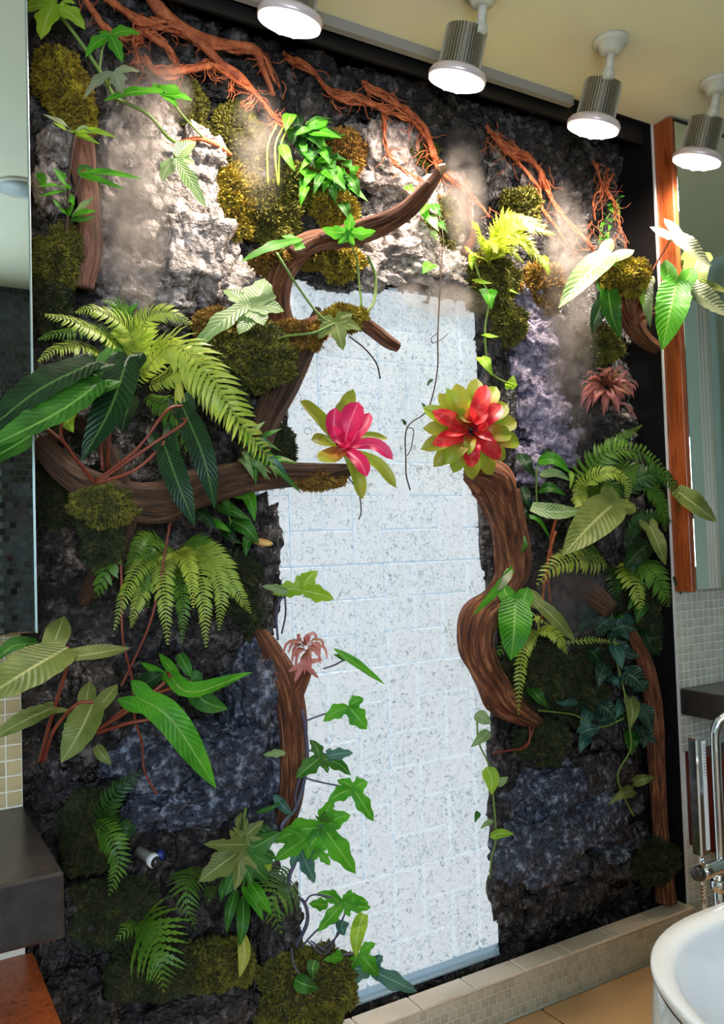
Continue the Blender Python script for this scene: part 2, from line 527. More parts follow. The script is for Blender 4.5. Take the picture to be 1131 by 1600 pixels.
V, F = rings(rs, False, True); part('rim_and_basin', V, F, M_white, tub)

# hand shower and filler column
fx = P(1098, 1360, YB - 1.16)
FX, FY = fx[0], fx[1]
fil = thing('tub_filler', 'chrome tub filler with gooseneck spout and upright box-shaped hand shower', 'faucet', (FX + 0.05, FY, 0))


def fz(py): return P(1098, py, YB - FY)[2]


hs0, hs1 = fz(1335), fz(1150)
hand = box('hand_shower', (FX - 0.016, FY - 0.012, hs0), (FX + 0.012, FY + 0.012, hs1), M_chrome, fil, r=0.003)
box('spray_face', (FX - 0.001, FY - 0.0135, hs0 + 0.012), (FX + 0.010, FY - 0.0121, hs1 - 0.006), M_white, hand, r=0.0006)
dots = MB()
for i in range(11):
    for j in range(3):
        z = hs1 - 0.014 - i * 0.0062; x = FX + 0.0015 + j * 0.0032
        V, F = lathe((x, FY - 0.0136, z), (0, -1, 0), [(0.0009, 0), (0.0009, 0.0006)], 6); dots.add(V, F)
dots.build('nozzle', M_stone, hand)
bz = fz(1365)
V, F = lathe((FX - 0.012, FY + 0.004, bz), (1, 0, 0), [(0.012, -0.006), (0.015, 0), (0.015, 0.008), (0.0, 0.0085)]); part('knob', V, F, M_stone, fil)
V, F, U = tubeVF(cat([(FX, FY + 0.004, bz), (FX + 0.06, FY + 0.004, bz), (FX + 0.16, FY + 0.004, bz)], 8), 0.0155, 20); part('body', V, F, M_chrome, fil, U)
V, F, U = tubeVF(cat([(FX + 0.055, FY + 0.004, bz), (FX + 0.055, FY + 0.004, 0.3), (FX + 0.055, FY + 0.004, 0.0)], 6), 0.013, 18); part('column', V, F, M_chrome, fil, U)
V, F = lathe((FX + 0.055, FY + 0.004, bz - 0.05), (0, 0, 1), [(0.015, 0), (0.018, 0.004), (0.018, 0.02), (0.015, 0.025)]); part('valve_collar', V, F, M_chrome, fil)
V, F, U = tubeVF(cat([(FX + 0.072, FY + 0.01, bz), (FX + 0.072, FY + 0.01, fz(1180)), (FX + 0.075, FY + 0.008, fz(1145)), (FX + 0.088, FY, fz(1128)), (FX + 0.12, FY - 0.03, fz(1120)), (FX + 0.17, FY - 0.09, fz(1130)), (FX + 0.19, FY - 0.12, fz(1160))], 40), 0.0105, 16); part('spout', V, F, M_chrome, fil, U)
for kx in (-0.004, 0.002):
    V, F = lathe((FX + kx, FY, hs0 - 0.028), (0, 0, 1), [(0.0035, 0), (0.0035, 0.028)], 10); part('bracket_pin', V, F, M_chrome, fil)
hc = cat([(FX, FY, hs0 - 0.015), (FX, FY, bz - 0.05), (FX + 0.004, FY - 0.004, bz - 0.2), (FX + 0.03, FY, 0.12), (FX + 0.055, FY, 0.05)], 150)
V, F, U = tubeVF(hc, 0.0048 + 0.0011 * (np.arange(150) % 2), 8); part('hose', V, F, M_chrome, fil, U, smooth=False)

# ---------------------------------------------------------------- glass-brick panel
GX0, GX1, GZ0, GZ1 = 0.772, 1.378, 0.105, 1.768
YG = YB - 0.01


def glassmat(name, tint, sc):
    m, nt, b, o = base_mat(name)
    tc = nd(nt, 'ShaderNodeTexCoord')
    n = nd(nt, 'ShaderNodeTexNoise'); n.inputs['Scale'].default_value = sc; n.inputs['Detail'].default_value = 5; n.inputs['Distortion'].default_value = 1.4
    nt.links.new(tc.outputs['Object'], n.inputs['Vector'])
    c = ramp(nt, n.outputs['Fac'], [(0.30, tuple(int(x * 0.62) for x in tint)), (0.41, tint), (0.52, (242, 250, 255))])
    b.inputs['Base Color'].default_value = lin((120, 130, 134)); b.inputs['Roughness'].default_value = 0.2
    nt.links.new(c, b.inputs['Emission Color']); b.inputs['Emission Strength'].default_value = GLASS_E
    bp = nd(nt, 'ShaderNodeBump'); bp.inputs['Strength'].default_value = 0.8; bp.inputs['Distance'].default_value = 0.004
    nt.links.new(n.outputs['Fac'], bp.inputs['Height']); nt.links.new(bp.outputs[0], b.inputs['Normal'])
    return m


M_gl = [glassmat('rough_glass_%d' % i, t, s) for i, (t, s) in enumerate([((214, 228, 236), 95), ((222, 234, 240), 85), ((208, 224, 233), 110)])]
gp = struct(part('window_2', boxv((GX0 - 0.03, YG + 0.004, GZ0 - 0.03), (GX1 + 0.02, YG + 0.012, GZ1 + 0.03)), BOXF, emis('lit_joint', (164, 186, 200), GLASS_E * 0.38), smooth=False))
gp['label'] = 'backlit panel of rough glass bricks in mixed upright and flat bond'
CW = (GX1 - GX0) / 7.25
NR = 20
CH = (GZ1 - GZ0) / NR
for r in range(-1, NR):
    for c in range(-1, 9):
        rm, cm = (r - 8) % 3, c % 3
        w = h = 0
        if rm == 0 and cm == 1: w, h = 1, 2
        elif rm == 0 and cm == 2: w, h = 2, 1
        elif rm == 1 and cm == 2: w, h = 1, 1
        elif rm == 1 and cm == 0: w, h = 1, 2
        elif rm == 2 and cm == 1: w, h = 2, 1
        if not w: continue
        x0, x1 = GX0 + (c - 0.35) * CW, GX0 + (c - 0.35 + w) * CW
        z1, z0 = GZ1 - r * CH, GZ1 - (r + h) * CH
        x0, x1 = max(x0, GX0 - 0.02), min(x1, GX1 + 0.012); z0, z1 = max(z0, GZ0 - 0.02), min(z1, GZ1 + 0.02)
        if x1 - x0 < 0.01 or z1 - z0 < 0.01: continue
        g = 0.0014; gx = 0.0036; th = 0.010 + rnd.uniform(0, 0.004)
        V, F = bevbox((x0 + gx, YG - th, z0 + g), (x1 - gx, YG + 0.004, z1 - g), 0.0025)
        part('glass_brick', V, F, M_gl[rnd.randrange(3)], gp, smooth=False)
box('sill', (GX0 - 0.05, YG - 0.012, GZ0 - 0.032), (GX1 + 0.012, YG + 0.01, GZ0 - 0.022), mat('grey_sill', (170, 188, 196), rough=0.3), gp)

# ---------------------------------------------------------------- rock wall
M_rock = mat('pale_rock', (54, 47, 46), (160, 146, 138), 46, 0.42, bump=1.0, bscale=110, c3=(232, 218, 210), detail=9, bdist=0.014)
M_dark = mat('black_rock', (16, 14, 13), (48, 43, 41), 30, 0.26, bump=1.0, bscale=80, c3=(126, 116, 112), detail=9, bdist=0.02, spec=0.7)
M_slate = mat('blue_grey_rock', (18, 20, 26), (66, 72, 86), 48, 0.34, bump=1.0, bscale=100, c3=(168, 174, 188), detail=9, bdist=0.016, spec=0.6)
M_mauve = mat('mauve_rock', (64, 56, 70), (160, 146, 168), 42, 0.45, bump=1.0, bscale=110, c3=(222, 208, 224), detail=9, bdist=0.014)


def fbm(x, y, z, o=5):
    return mnoise.fractal(Vector((x, y, z)), 0.9, 2.1, o, noise_basis='PERLIN_ORIGINAL')


STEP = 0.0062
nx = int((XR - 0.008 - XL) / STEP); nz = int((ZCEIL - 0.03 - 0.02) / STEP)
xs = np.linspace(XL, XR - 0.008, nx); zs = np.linspace(0.02, ZCEIL - 0.03, nz)
V = []
for z in zs:
    for x in xs:
        n = fbm(x * 3.2, 1.7, z * 3.2)
        c = mnoise.voronoi(Vector((x * 9 + n, 0.3, z * 7)))[0]
        kn = mnoise.voronoi(Vector((x * 38 + n * 2, 1.3, z * 34)))[0]
        rid = abs(mnoise.noise(Vector((x * 26, 4.0, z * 20)))) + 0.5 * abs(mnoise.noise(Vector((x * 60, 9.0, z * 52)))) + 0.55 * kn[0]
        hgt = 0.048 + 0.05 * n + 0.05 * (c[1] - c[0]) - 0.03 * rid
        top = max(0.0, (z - 1.95) / 0.4)
        hgt += 0.02 * top
        hgt = max(0.008, hgt)
        V.append((x, YB + 0.03 - hgt, z))
F = []
for j in range(nz - 1):
    for i in range(nx - 1):
        xc, zc_ = xs[i] + STEP / 2, zs[j] + STEP / 2
        wob = 0.012 * math.sin(zc_ * 17) + 0.008 * math.sin(zc_ * 41)
        if GX0 - 0.005 + wob < xc < GX1 + 0.003 + wob * 0.3 and GZ0 - 0.03 < zc_ < GZ1 + 0.004 + 0.01 * math.sin(xc * 40): continue
        a = j * nx + i
        F.append([a, a + 1, a + 1 + nx, a + nx])
wall_back = struct(part('wall_back', V, F, M_dark))
wall_back['label'] = 'black artificial rock backing of the planted niche'
slab('wall_back_lining', (XL - 0.1, YB + 0.05, 0), (XR, YB + 0.06, ZCEIL), M_black)


def ico(sub):
    me = bpy.data.meshes.new('t'); import bmesh
    bm = bmesh.new(); bmesh.ops.create_icosphere(bm, subdivisions=sub, radius=1.0)
    V = np.array([v.co[:] for v in bm.verts]); F = [[v.index for v in f.verts] for f in bm.faces]; bm.free()
    return V, F


ICO4, ICO3 = ico(5), ico(3)


def rock(px, py, rx, ry, d, th, m, rot=0.0, sub=4, name='rock', parent=None, rough=0.34):
    """craggy stone: centre pixel, half sizes in pixels, thickness in metres"""
    c = P(px, py, d); k = MPP(c)
    V, F = ICO4 if sub == 4 else ICO3
    s = rnd.uniform(0, 50)
    out = []
    cr, sr = math.cos(rot), math.sin(rot)
    ex = 1.0 / max(0.6, math.cos(math.atan2(c[0], c[1])))
    for v in V:
        sq = np.sign(v) * np.abs(v) ** 0.75
        n = mnoise.fractal(Vector(v * 1.3 + s), 0.8, 2.0, 3)
        r2 = mnoise.noise(Vector(v * 3.3 + s)); r3 = abs(mnoise.noise(Vector(v * 7.5 + s))); r4 = abs(mnoise.noise(Vector(v * 16 + s)))
        q = sq * (1 + rough * n + 0.2 * r2 - 0.22 * r3 - 0.12 * r4)
        x, z = q[0] * rx * k * ex, q[2] * ry * k
        out.append((c[0] + x * cr + z * sr, c[1] + q[1] * th, c[2] - x * sr + z * cr))
    return part(name, out, F, m, wall_back if parent is None else parent)


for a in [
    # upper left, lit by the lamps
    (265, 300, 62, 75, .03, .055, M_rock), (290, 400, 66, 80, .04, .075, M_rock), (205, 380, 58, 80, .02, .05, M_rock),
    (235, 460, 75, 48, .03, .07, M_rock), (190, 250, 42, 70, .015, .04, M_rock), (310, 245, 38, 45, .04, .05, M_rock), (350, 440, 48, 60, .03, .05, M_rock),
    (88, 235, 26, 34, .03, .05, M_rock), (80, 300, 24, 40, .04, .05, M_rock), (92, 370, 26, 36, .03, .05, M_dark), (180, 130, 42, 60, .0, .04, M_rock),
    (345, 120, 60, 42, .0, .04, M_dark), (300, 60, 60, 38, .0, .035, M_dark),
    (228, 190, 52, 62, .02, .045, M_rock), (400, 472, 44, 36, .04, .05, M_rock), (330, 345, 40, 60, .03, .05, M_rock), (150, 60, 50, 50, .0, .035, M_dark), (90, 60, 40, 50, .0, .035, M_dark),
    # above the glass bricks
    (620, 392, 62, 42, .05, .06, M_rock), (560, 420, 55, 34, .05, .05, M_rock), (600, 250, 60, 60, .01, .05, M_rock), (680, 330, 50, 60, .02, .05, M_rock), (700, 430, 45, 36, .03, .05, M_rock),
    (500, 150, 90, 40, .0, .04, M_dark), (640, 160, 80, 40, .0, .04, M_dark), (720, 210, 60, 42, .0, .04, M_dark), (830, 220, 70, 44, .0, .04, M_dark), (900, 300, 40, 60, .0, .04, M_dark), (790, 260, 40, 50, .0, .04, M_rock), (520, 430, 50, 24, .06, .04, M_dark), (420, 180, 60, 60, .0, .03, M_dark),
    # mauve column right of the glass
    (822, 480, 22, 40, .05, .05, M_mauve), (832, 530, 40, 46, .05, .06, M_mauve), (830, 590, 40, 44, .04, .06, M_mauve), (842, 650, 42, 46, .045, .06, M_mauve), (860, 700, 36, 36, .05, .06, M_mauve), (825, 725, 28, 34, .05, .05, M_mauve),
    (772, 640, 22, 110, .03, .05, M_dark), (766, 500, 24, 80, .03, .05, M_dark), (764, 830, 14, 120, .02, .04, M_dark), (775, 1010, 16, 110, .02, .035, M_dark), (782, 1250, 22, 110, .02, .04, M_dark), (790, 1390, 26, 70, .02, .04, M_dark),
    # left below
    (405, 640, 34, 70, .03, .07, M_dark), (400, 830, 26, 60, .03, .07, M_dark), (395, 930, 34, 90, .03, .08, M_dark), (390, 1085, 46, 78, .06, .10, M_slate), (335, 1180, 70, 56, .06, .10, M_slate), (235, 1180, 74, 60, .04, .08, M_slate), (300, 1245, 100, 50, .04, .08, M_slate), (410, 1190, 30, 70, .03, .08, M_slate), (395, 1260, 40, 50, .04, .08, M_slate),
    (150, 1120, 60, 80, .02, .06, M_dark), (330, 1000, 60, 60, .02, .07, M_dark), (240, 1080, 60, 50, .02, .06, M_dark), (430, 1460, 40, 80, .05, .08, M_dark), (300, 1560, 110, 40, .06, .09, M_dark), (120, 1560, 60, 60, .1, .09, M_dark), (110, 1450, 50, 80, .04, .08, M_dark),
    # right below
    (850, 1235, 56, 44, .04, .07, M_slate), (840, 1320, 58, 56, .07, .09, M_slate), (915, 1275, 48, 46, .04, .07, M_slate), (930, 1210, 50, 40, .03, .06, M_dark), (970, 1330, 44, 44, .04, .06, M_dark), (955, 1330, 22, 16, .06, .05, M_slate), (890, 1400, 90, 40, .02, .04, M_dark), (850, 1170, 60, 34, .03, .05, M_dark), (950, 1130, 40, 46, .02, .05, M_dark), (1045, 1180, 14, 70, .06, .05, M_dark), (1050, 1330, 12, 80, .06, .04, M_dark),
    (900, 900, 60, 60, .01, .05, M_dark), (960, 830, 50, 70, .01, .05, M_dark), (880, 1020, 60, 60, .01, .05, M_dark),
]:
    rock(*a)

# ---------------------------------------------------------------- grow lamps
M_lens = emis('lamp_lens', (255, 250, 248), 0.95)
M_led = emis('lamp_led', (255, 246, 252), 6.0)
M_ring = mat('pinkish_rim', (232, 214, 214), rough=0.3, metal=0.3)
M_fix = mat('lamp_plastic', (206, 202, 184), rough=0.45)
M_fin = mat('fin_metal', (172, 166, 150), rough=0.3, metal=0.85)


def lamp(bx, lens_px, label):
    by = 1.39
    t = thing('grow_lamp', label, 'lamp', (bx, by, ZCEIL), 'grow lamps on the ceiling')
    base = np.array([bx, by, ZCEIL])
    V, F = lathe(base, (0, 0, -1), [(0.043, 0), (0.043, 0.008), (0.038, 0.013), (0.03, 0.014), (0.026, 0.03), (0.02, 0.034)], 32); part('ceiling_rose', V, F, M_fix, t)
    ctr_ = P(lens_px[0], lens_px[1], YB - 1.475)
    ax = nrm([-0.10, 0.30, -1.0])
    top = ctr_ - ax * 0.118
    k1 = base + np.array([0, 0.0, -0.034])
    k2 = base + np.array([0.004, 0.015, -0.075])
    V, F, U = tubeVF(cat([k1, k2], 3), 0.0105, 14); part('arm', V, F, M_fix, t, U)
    V, F = lathe(k2, (1, 0, 0), [(0.012, -0.012), (0.014, -0.01), (0.014, 0.01), (0.012, 0.012)], 16); part('joint', V, F, M_fix, t)
    V, F, U = tubeVF(cat([k2, top], 3), [0.0125, 0.0135, 0.0145], 14); part('arm', V, F, M_fix, t, U)
    V, F = lathe(top, ax, [(0.012, -0.012), (0.02, -0.004), (0.026, 0.0)], 24); part('neck', V, F, M_fix, t)
    # finned heat sink
    b = nrm(np.cross(ax, [1, 0, 0.2])); a = np.cross(ax, b)
    hb = MB(); n = 40; sd = n * 4; prof = [0.0, 0.085]
    VV = []
    for h in prof:
        for j in range(sd):
            tt = 2 * math.pi * j / sd
            r = (0.047 if h == 0 else 0.049) * (1.0 if (j % 4) in (0, 1) else 0.88)
            VV.append(top + ax * h + (a * math.cos(tt) + b * math.sin(tt)) * r)
    FF = [[j, (j + 1) % sd, sd + (j + 1) % sd, sd + j] for j in range(sd)] + [list(range(sd))[::-1], [sd + j for j in range(sd)]]
    part('heat_sink', VV, FF, M_fin, t, smooth=False)
    V, F = lathe(top, ax, [(0.05, 0.085), (0.062, 0.092), (0.0665, 0.099), (0.0665, 0.107), (0.0645, 0.109)], 40); part('rim', V, F, M_ring, t)
    V, F = lathe(top, ax, [(0.0645, 0.108), (0.064, 0.114), (0.052, 0.119), (0.0, 0.120)], 40); ln = part('lens', V, F, M_lens, t)
    for q in range(9):
        rr = 0.0 if q == 0 else 0.037; tt = q * 2 * math.pi / 8
        V, F = lathe(top + (a * math.cos(tt) + b * math.sin(tt)) * rr, ax, [(0.011, 0.1165), (0.0085, 0.1215), (0.004, 0.124), (0.0, 0.1245)], 14); part('led_dome', V, F, M_led, ln)
    ld = bpy.data.lights.new('lamp_beam', 'SPOT'); ld.energy = LAMP_W; ld.color = (1.0, 0.88, 0.77); ld.spot_size = math.radians(168); ld.spot_blend = 1.0; ld.shadow_soft_size = 0.045
    lo = bpy.data.objects.new('lamp_beam', ld); COL.objects.link(lo)
    lo.parent = t
    pos = ctr_ + ax * 0.02 - base
    lo.matrix_local = Matrix.Translation(Vector(pos)) @ Vector(-ax).to_track_quat('Z', 'Y').to_matrix().to_4x4()
    return t


lamp(0.766, (451, 42), 'bright finned grow lamp on the ceiling, nearest of the four to the top left')
lamp(1.162, (712, 132), 'bright finned grow lamp, second along the ceiling, over the tip of the driftwood branch')
lamp(1.558, (925, 206), 'bright finned grow lamp with its whole ceiling rose in view, third along the ceiling')
lamp(1.954, (1087, 257), 'bright finned grow lamp hanging before the teak mirror cabinet')
# round ceiling downlight (seen in the mirror)
dl = thing('downlight', 'round recessed ceiling downlight reflected in the tall mirror', 'lamp', (0.42, 0.08, ZCEIL))
V, F = lathe((0.42, 0.08, ZCEIL), (0, 0, -1), [(0.085, 0), (0.085, 0.004), (0.075, 0.007), (0.066, 0.004)], 36); part('trim_ring', V, F, M_fix, dl)
V, F = lathe((0.42, 0.08, ZCEIL), (0, 0, -1), [(0.066, 0.001), (0.066, 0.004), (0.0, 0.0045)], 36); part('diffuser', V, F, mat('diffuser', (170, 176, 170), rough=0.5), dl)

# ---------------------------------------------------------------- plant materials
G = {
    'dark': leafmat('leaf_dark_green', (16, 44, 22), (30, 66, 30), (86, 124, 60), 16),
    'mid': leafmat('leaf_mid_green', (42, 96, 28), (66, 128, 40), (128, 176, 84), 15),
    'bright': leafmat('leaf_bright_green', (66, 150, 26), (100, 186, 46), (150, 206, 90), 15, trans=0.5),
    'lime': leafmat('leaf_lime', (140, 186, 36), (178, 212, 64), (206, 226, 130), 12, trans=0.5),
    'pale': leafmat('leaf_pale_green', (126, 160, 92), (160, 184, 120), (196, 210, 164), 12),
    'white': leafmat('leaf_silver_white', (120, 128, 92), (146, 152, 118), (160, 166, 136), 12, trans=0.1),
    'olive': leafmat('leaf_olive', (104, 122, 54), (138, 150, 78), (186, 190, 120), 16),
    'blue': leafmat('leaf_blue_green', (50, 96, 84), (86, 132, 112), (130, 170, 150), 12),
    'dkvein': leafmat('leaf_dark_silver_vein', (18, 46, 38), (34, 70, 54), (120, 150, 120), 9, veinamt=0.8, spots=(70, 100, 80)),
    'ylw': leafmat('leaf_yellow_green', (176, 178, 60), (196, 196, 84), (224, 220, 140), 10),
    'pink': leafmat('bract_pink', (206, 24, 84), (226, 52, 106), (238, 110, 140), 1, veinamt=0.0, trans=0.3),
    'red': leafmat('bract_red', (220, 26, 52), (236, 62, 64), (230, 76, 70), 1, veinamt=0.0, trans=0.4, spots=(236, 84, 76)),
    'redgr': leafmat('bract_red_green', (204, 66, 50), (214, 110, 60), (214, 120, 70), 1, veinamt=0.0, trans=0.3, edge=(150, 168, 44)),
    'brgr': leafmat('bromeliad_green', (124, 172, 24), (164, 196, 48), (176, 204, 76), 1, veinamt=0.0, trans=0.5, edge=(158, 158, 52)),
    'till': leafmat('tillandsia_rose', (232, 150, 138), (244, 196, 172), (244, 206, 180), 1, veinamt=0.0, trans=0.45, edge=(230, 150, 144)),
    'till2': leafmat('tillandsia_olive', (176, 166, 96), (206, 190, 120), (214, 190, 130), 1, veinamt=0.0, trans=0.45, edge=(220, 140, 124)),
    'f_lime': leafmat('fern_lime', (158, 184, 56), (198, 212, 98), (170, 190, 90), 1, veinamt=0.0, trans=0.4),
    'f_yel': leafmat('fern_yellow', (186, 206, 50), (220, 226, 96), (210, 216, 110), 1, veinamt=0.0, trans=0.4),
    'f_mid': leafmat('fern_mid', (76, 124, 34), (112, 156, 54), (110, 140, 60), 1, veinamt=0.0, trans=0.4),
    'f_dark': leafmat('fern_dark', (34, 76, 26), (62, 106, 40), (70, 100, 44), 1, veinamt=0.0, trans=0.4),
}
M_stemg = mat('green_stem', (96, 128, 46), (118, 142, 60), 20, 0.5)
M_stemr = mat('red_petiole', (116, 44, 30), (146, 70, 44), 20, 0.45)
M_stemb = mat('blue_grey_stem', (66, 66, 92), (96, 92, 108), 20, 0.5)
M_stemd = mat('dark_stem', (52, 34, 24), (78, 52, 34), 20, 0.6)
M_root = mat('rust_root', (124, 54, 26), (184, 94, 50), 30, 0.7, bump=0.7, bscale=140, c3=(212, 128, 80))
M_drift = mat('driftwood', (34, 16, 9), (136, 76, 42), 3.0, 0.7, bump=0.9, bscale=8, stretch=(4, 9, 1), bdist=0.02, coords='UV', c3=(216, 150, 100))
M_drift2 = mat('dark_driftwood', (34, 22, 14), (98, 66, 42), 3.0, 0.75, bump=0.9, bscale=8, stretch=(4, 9, 1), bdist=0.02, coords='UV', c3=(152, 108, 72))
M_pinkbark = mat('pink_bark', (120, 70, 54), (188, 132, 108), 3.5, 0.8, bump=0.8, bscale=9, stretch=(6, 9, 1), coords='UV', bdist=0.015)
M_cut = mat('cut_wood', (196, 152, 112), (170, 120, 84), 30, 0.7)
M_mossb = mat('moss_body', (30, 28, 8), (66, 60, 16), 40, 0.9, bump=0.8, bscale=120)
M_moss = {k: mat('moss_' + k, a, b, 26, 0.85, c3=c) for k, a, b, c in (
    ('gold', (104, 84, 14), (150, 128, 26), (186, 168, 40)),
    ('olive', (66, 66, 18), (104, 100, 26), (142, 132, 40)),
    ('dark', (24, 32, 10), (46, 54, 18), (78, 80, 30)),
    ('rust', (110, 70, 26), (146, 106, 36), (170, 138, 50)))}
ICOM = ico(4)
FACE = np.array([-0.42, -0.80, 0.42])


# ---------------------------------------------------------------- plant builders
def stem(t, pts, d=None, w=4.0, m=None, name='stem', sides=6, w1=None):
    c = px3(pts, d); c = cat(c, max(6, len(pts) * 5))
    k = MPP(c[len(c) // 2])
    w1 = w if w1 is None else w1
    V, F, U = tubeVF(c, np.linspace(w, w1, len(c)) * k / 2, sides)
    return part(name, V, F, m or M_stemg, t, U)


def w_ovate(u): return (math.sin(math.pi * min(1, u ** 0.62)) ** 0.85) if 0 < u < 1 else 0.0
def w_strap(u): return max(0.0, (min(1.0, 0.62 + 1.5 * u) if u < 0.3 else 1.0) * (1 - max(0, (u - 0.35) / 0.65) ** 2.2))
def w_lance(u): return max(0.0, math.sin(math.pi * max(0.0, min(1, (u * 0.97 + 0.03) ** 0.8))) ** 0.9)
def w_heart(u): return max(0.0, (min(1.0, 0.35 + 4.5 * u)) * (1 - max(0, (u - 0.15) / 0.85) ** 1.7))
def w_brom(u): return max(0.02, (0.5 + 0.5 * math.sin(math.pi * min(1, u * 0.85 + 0.02))) * (1 - max(0, (u - 0.70) / 0.30) ** 3.6))


def strip2d(a0, s0, a1, s1, wid, prof, nu=11, nv=5, bend=0.0):
    """strip in blade space (a along the spine 0..1, s sideways in spine lengths)"""
    A = []; U = []
    dx, dy = a1 - a0, s1 - s0; L = math.hypot(dx, dy); tx, ty = dx / L, dy / L
    for i in range(nu):
        u = i / (nu - 1); w = prof(u) * wid / 2
        ca = a0 + dx * u - ty * bend * L * math.sin(math.pi * u); cs = s0 + dy * u + tx * bend * L * math.sin(math.pi * u)
        for j in range(nv):
            v = j / (nv - 1) * 2 - 1
            A.append((ca - ty * v * w, cs + tx * v * w, abs(v) * w, u)); U.append((u, 0.5 + v / 2))
    F = [[i * nv + j, i * nv + j + 1, (i + 1) * nv + j + 1, (i + 1) * nv + j] for i in range(nu - 1) for j in range(nv - 1)]
    return A, F, U


def blade(spine, strips, face=None, roll=0.0, fold=0.25, ripple=0.0, rw=16, droop=0.0):
    """bend 2-D strips over a 3-D spine"""
    c = cat(spine, 24)
    L = np.linalg.norm(np.diff(c, axis=0), axis=1).sum()
    n0 = nrm(FACE if face is None else face)
    T = np.gradient(c, axis=0); T /= np.linalg.norm(T, axis=1)[:, None] + 1e-12
    V = []; F = []; U = []; n = 0
    for si, (A, FF, UU) in enumerate(strips):
        for (a, s, e, u) in A:
            x = a * 23
            i = int(max(0, min(22, math.floor(x)))); f = x - i
            if x < 0: p = c[0] + T[0] * a * L; t = T[0]
            elif x > 23: p = c[-1] + T[-1] * (a - 1) * L; t = T[-1]
            else: p = c[i] * (1 - f) + c[i + 1] * f; t = nrm(T[i] * (1 - f) + T[i + 1] * f)
            sd = nrm(np.cross(t, n0)); nn = np.cross(sd, t)
            if roll:
                sd, nn = sd * math.cos(roll) + nn * math.sin(roll), nn * math.cos(roll) - sd * math.sin(roll)
            q = fold * e * L - (0.0022 * min(1.0, L / 0.1) * (1 + 0.3 * si) if si else 0.0)
            if ripple and not si: q += ripple * e * L * math.sin(a * rw * 2 * math.pi / 2 + (1.3 if s > 0 else 0))
            q -= droop * s * s * L
            V.append(p + sd * s * L + nn * q)
        F += [[i + n for i in f_] for f_ in FF]; U += UU; n += len(A)
    return V, F, U


def leaf(t, pts, w, m='mid', kind='strap', d=None, roll=0.0, fold=0.25, ears=0.0, ripple=0.05, face=None, name='leaf', droop=0.0, earspread=0.16, parent=None):
    """pts from the petiole junction to the tip (pixels + depth), w = width in pixels"""
    sp = px3(pts, d)
    L = np.linalg.norm(np.diff(cat(sp, 16), axis=0), axis=1).sum()
    k = MPP(sp[len(sp) // 2]); wr = w * k / L
    prof = {'strap': w_strap, 'ovate': w_ovate, 'lance': w_lance, 'heart': w_heart, 'brom': w_brom}[kind]
    st = [strip2d(0, 0, 1, 0, wr, prof, nu=15 if kind == 'strap' else 11)]
    if ears:
        for s in (-1, 1):
            st.append(strip2d(0.14, s * wr * 0.16, -ears, s * (wr * 0.30 + earspread * ears), wr * 0.56, lambda u: (0.75 + 0.25 * math.sin(u * 2.4)) * (1 - max(0, (u - 0.45) / 0.55) ** 2), nu=8))
    elif kind == 'heart':
        for s in (-1, 1):
            st.append(strip2d(0.25, s * wr * 0.22, -0.14, s * wr * 0.20, wr * 0.48, w_ovate, nu=7))
    V, F, U = blade(sp, st, face, roll, fold, ripple, droop=droop)
    o = part(name, V, F, G[m], t, U)
    return o


def lobed(t, base, tip, m='mid', lobes=((70, .62, .34), (-70, .62, .34), (125, .35, .3), (-125, .35, .3)), w=0.36, d=0.1, dtip=None, sag=0.06, face=None, roll=0.0, fold=0.14, teeth=True):
    """lobed leaf: main lobe from base to tip, side lobes as (angle, length, width) relative to the main"""
    b = P(base[0], base[1], d); e = P(tip[0], tip[1], d + 0.01 if dtip is None else dtip)
    L = np.linalg.norm(e - b); n0 = nrm(FACE if face is None else face)
    mid = (b + e) / 2 + n0 * sag * L
    f = (lambda u: w_lance(u) * (1 + 0.16 * math.sin(u * 17))) if teeth else w_lance
    st = [strip2d(-0.02, 0, 1, 0, w, f, nu=13)]
    for ang, ln, lw in lobes:
        a = math.radians(ang)
        st.append(strip2d(0.03, 0.0, math.cos(a) * ln, math.sin(a) * ln, lw * ln ** 0.5, f, nu=11, bend=0.10 * (1 if ang > 0 else -1)))
    V, F, U = blade(np.array([b, mid, e]), st, face, roll, fold, 0.0, droop=0.25)
    return part('leaf', V, F, G[m], t, U)


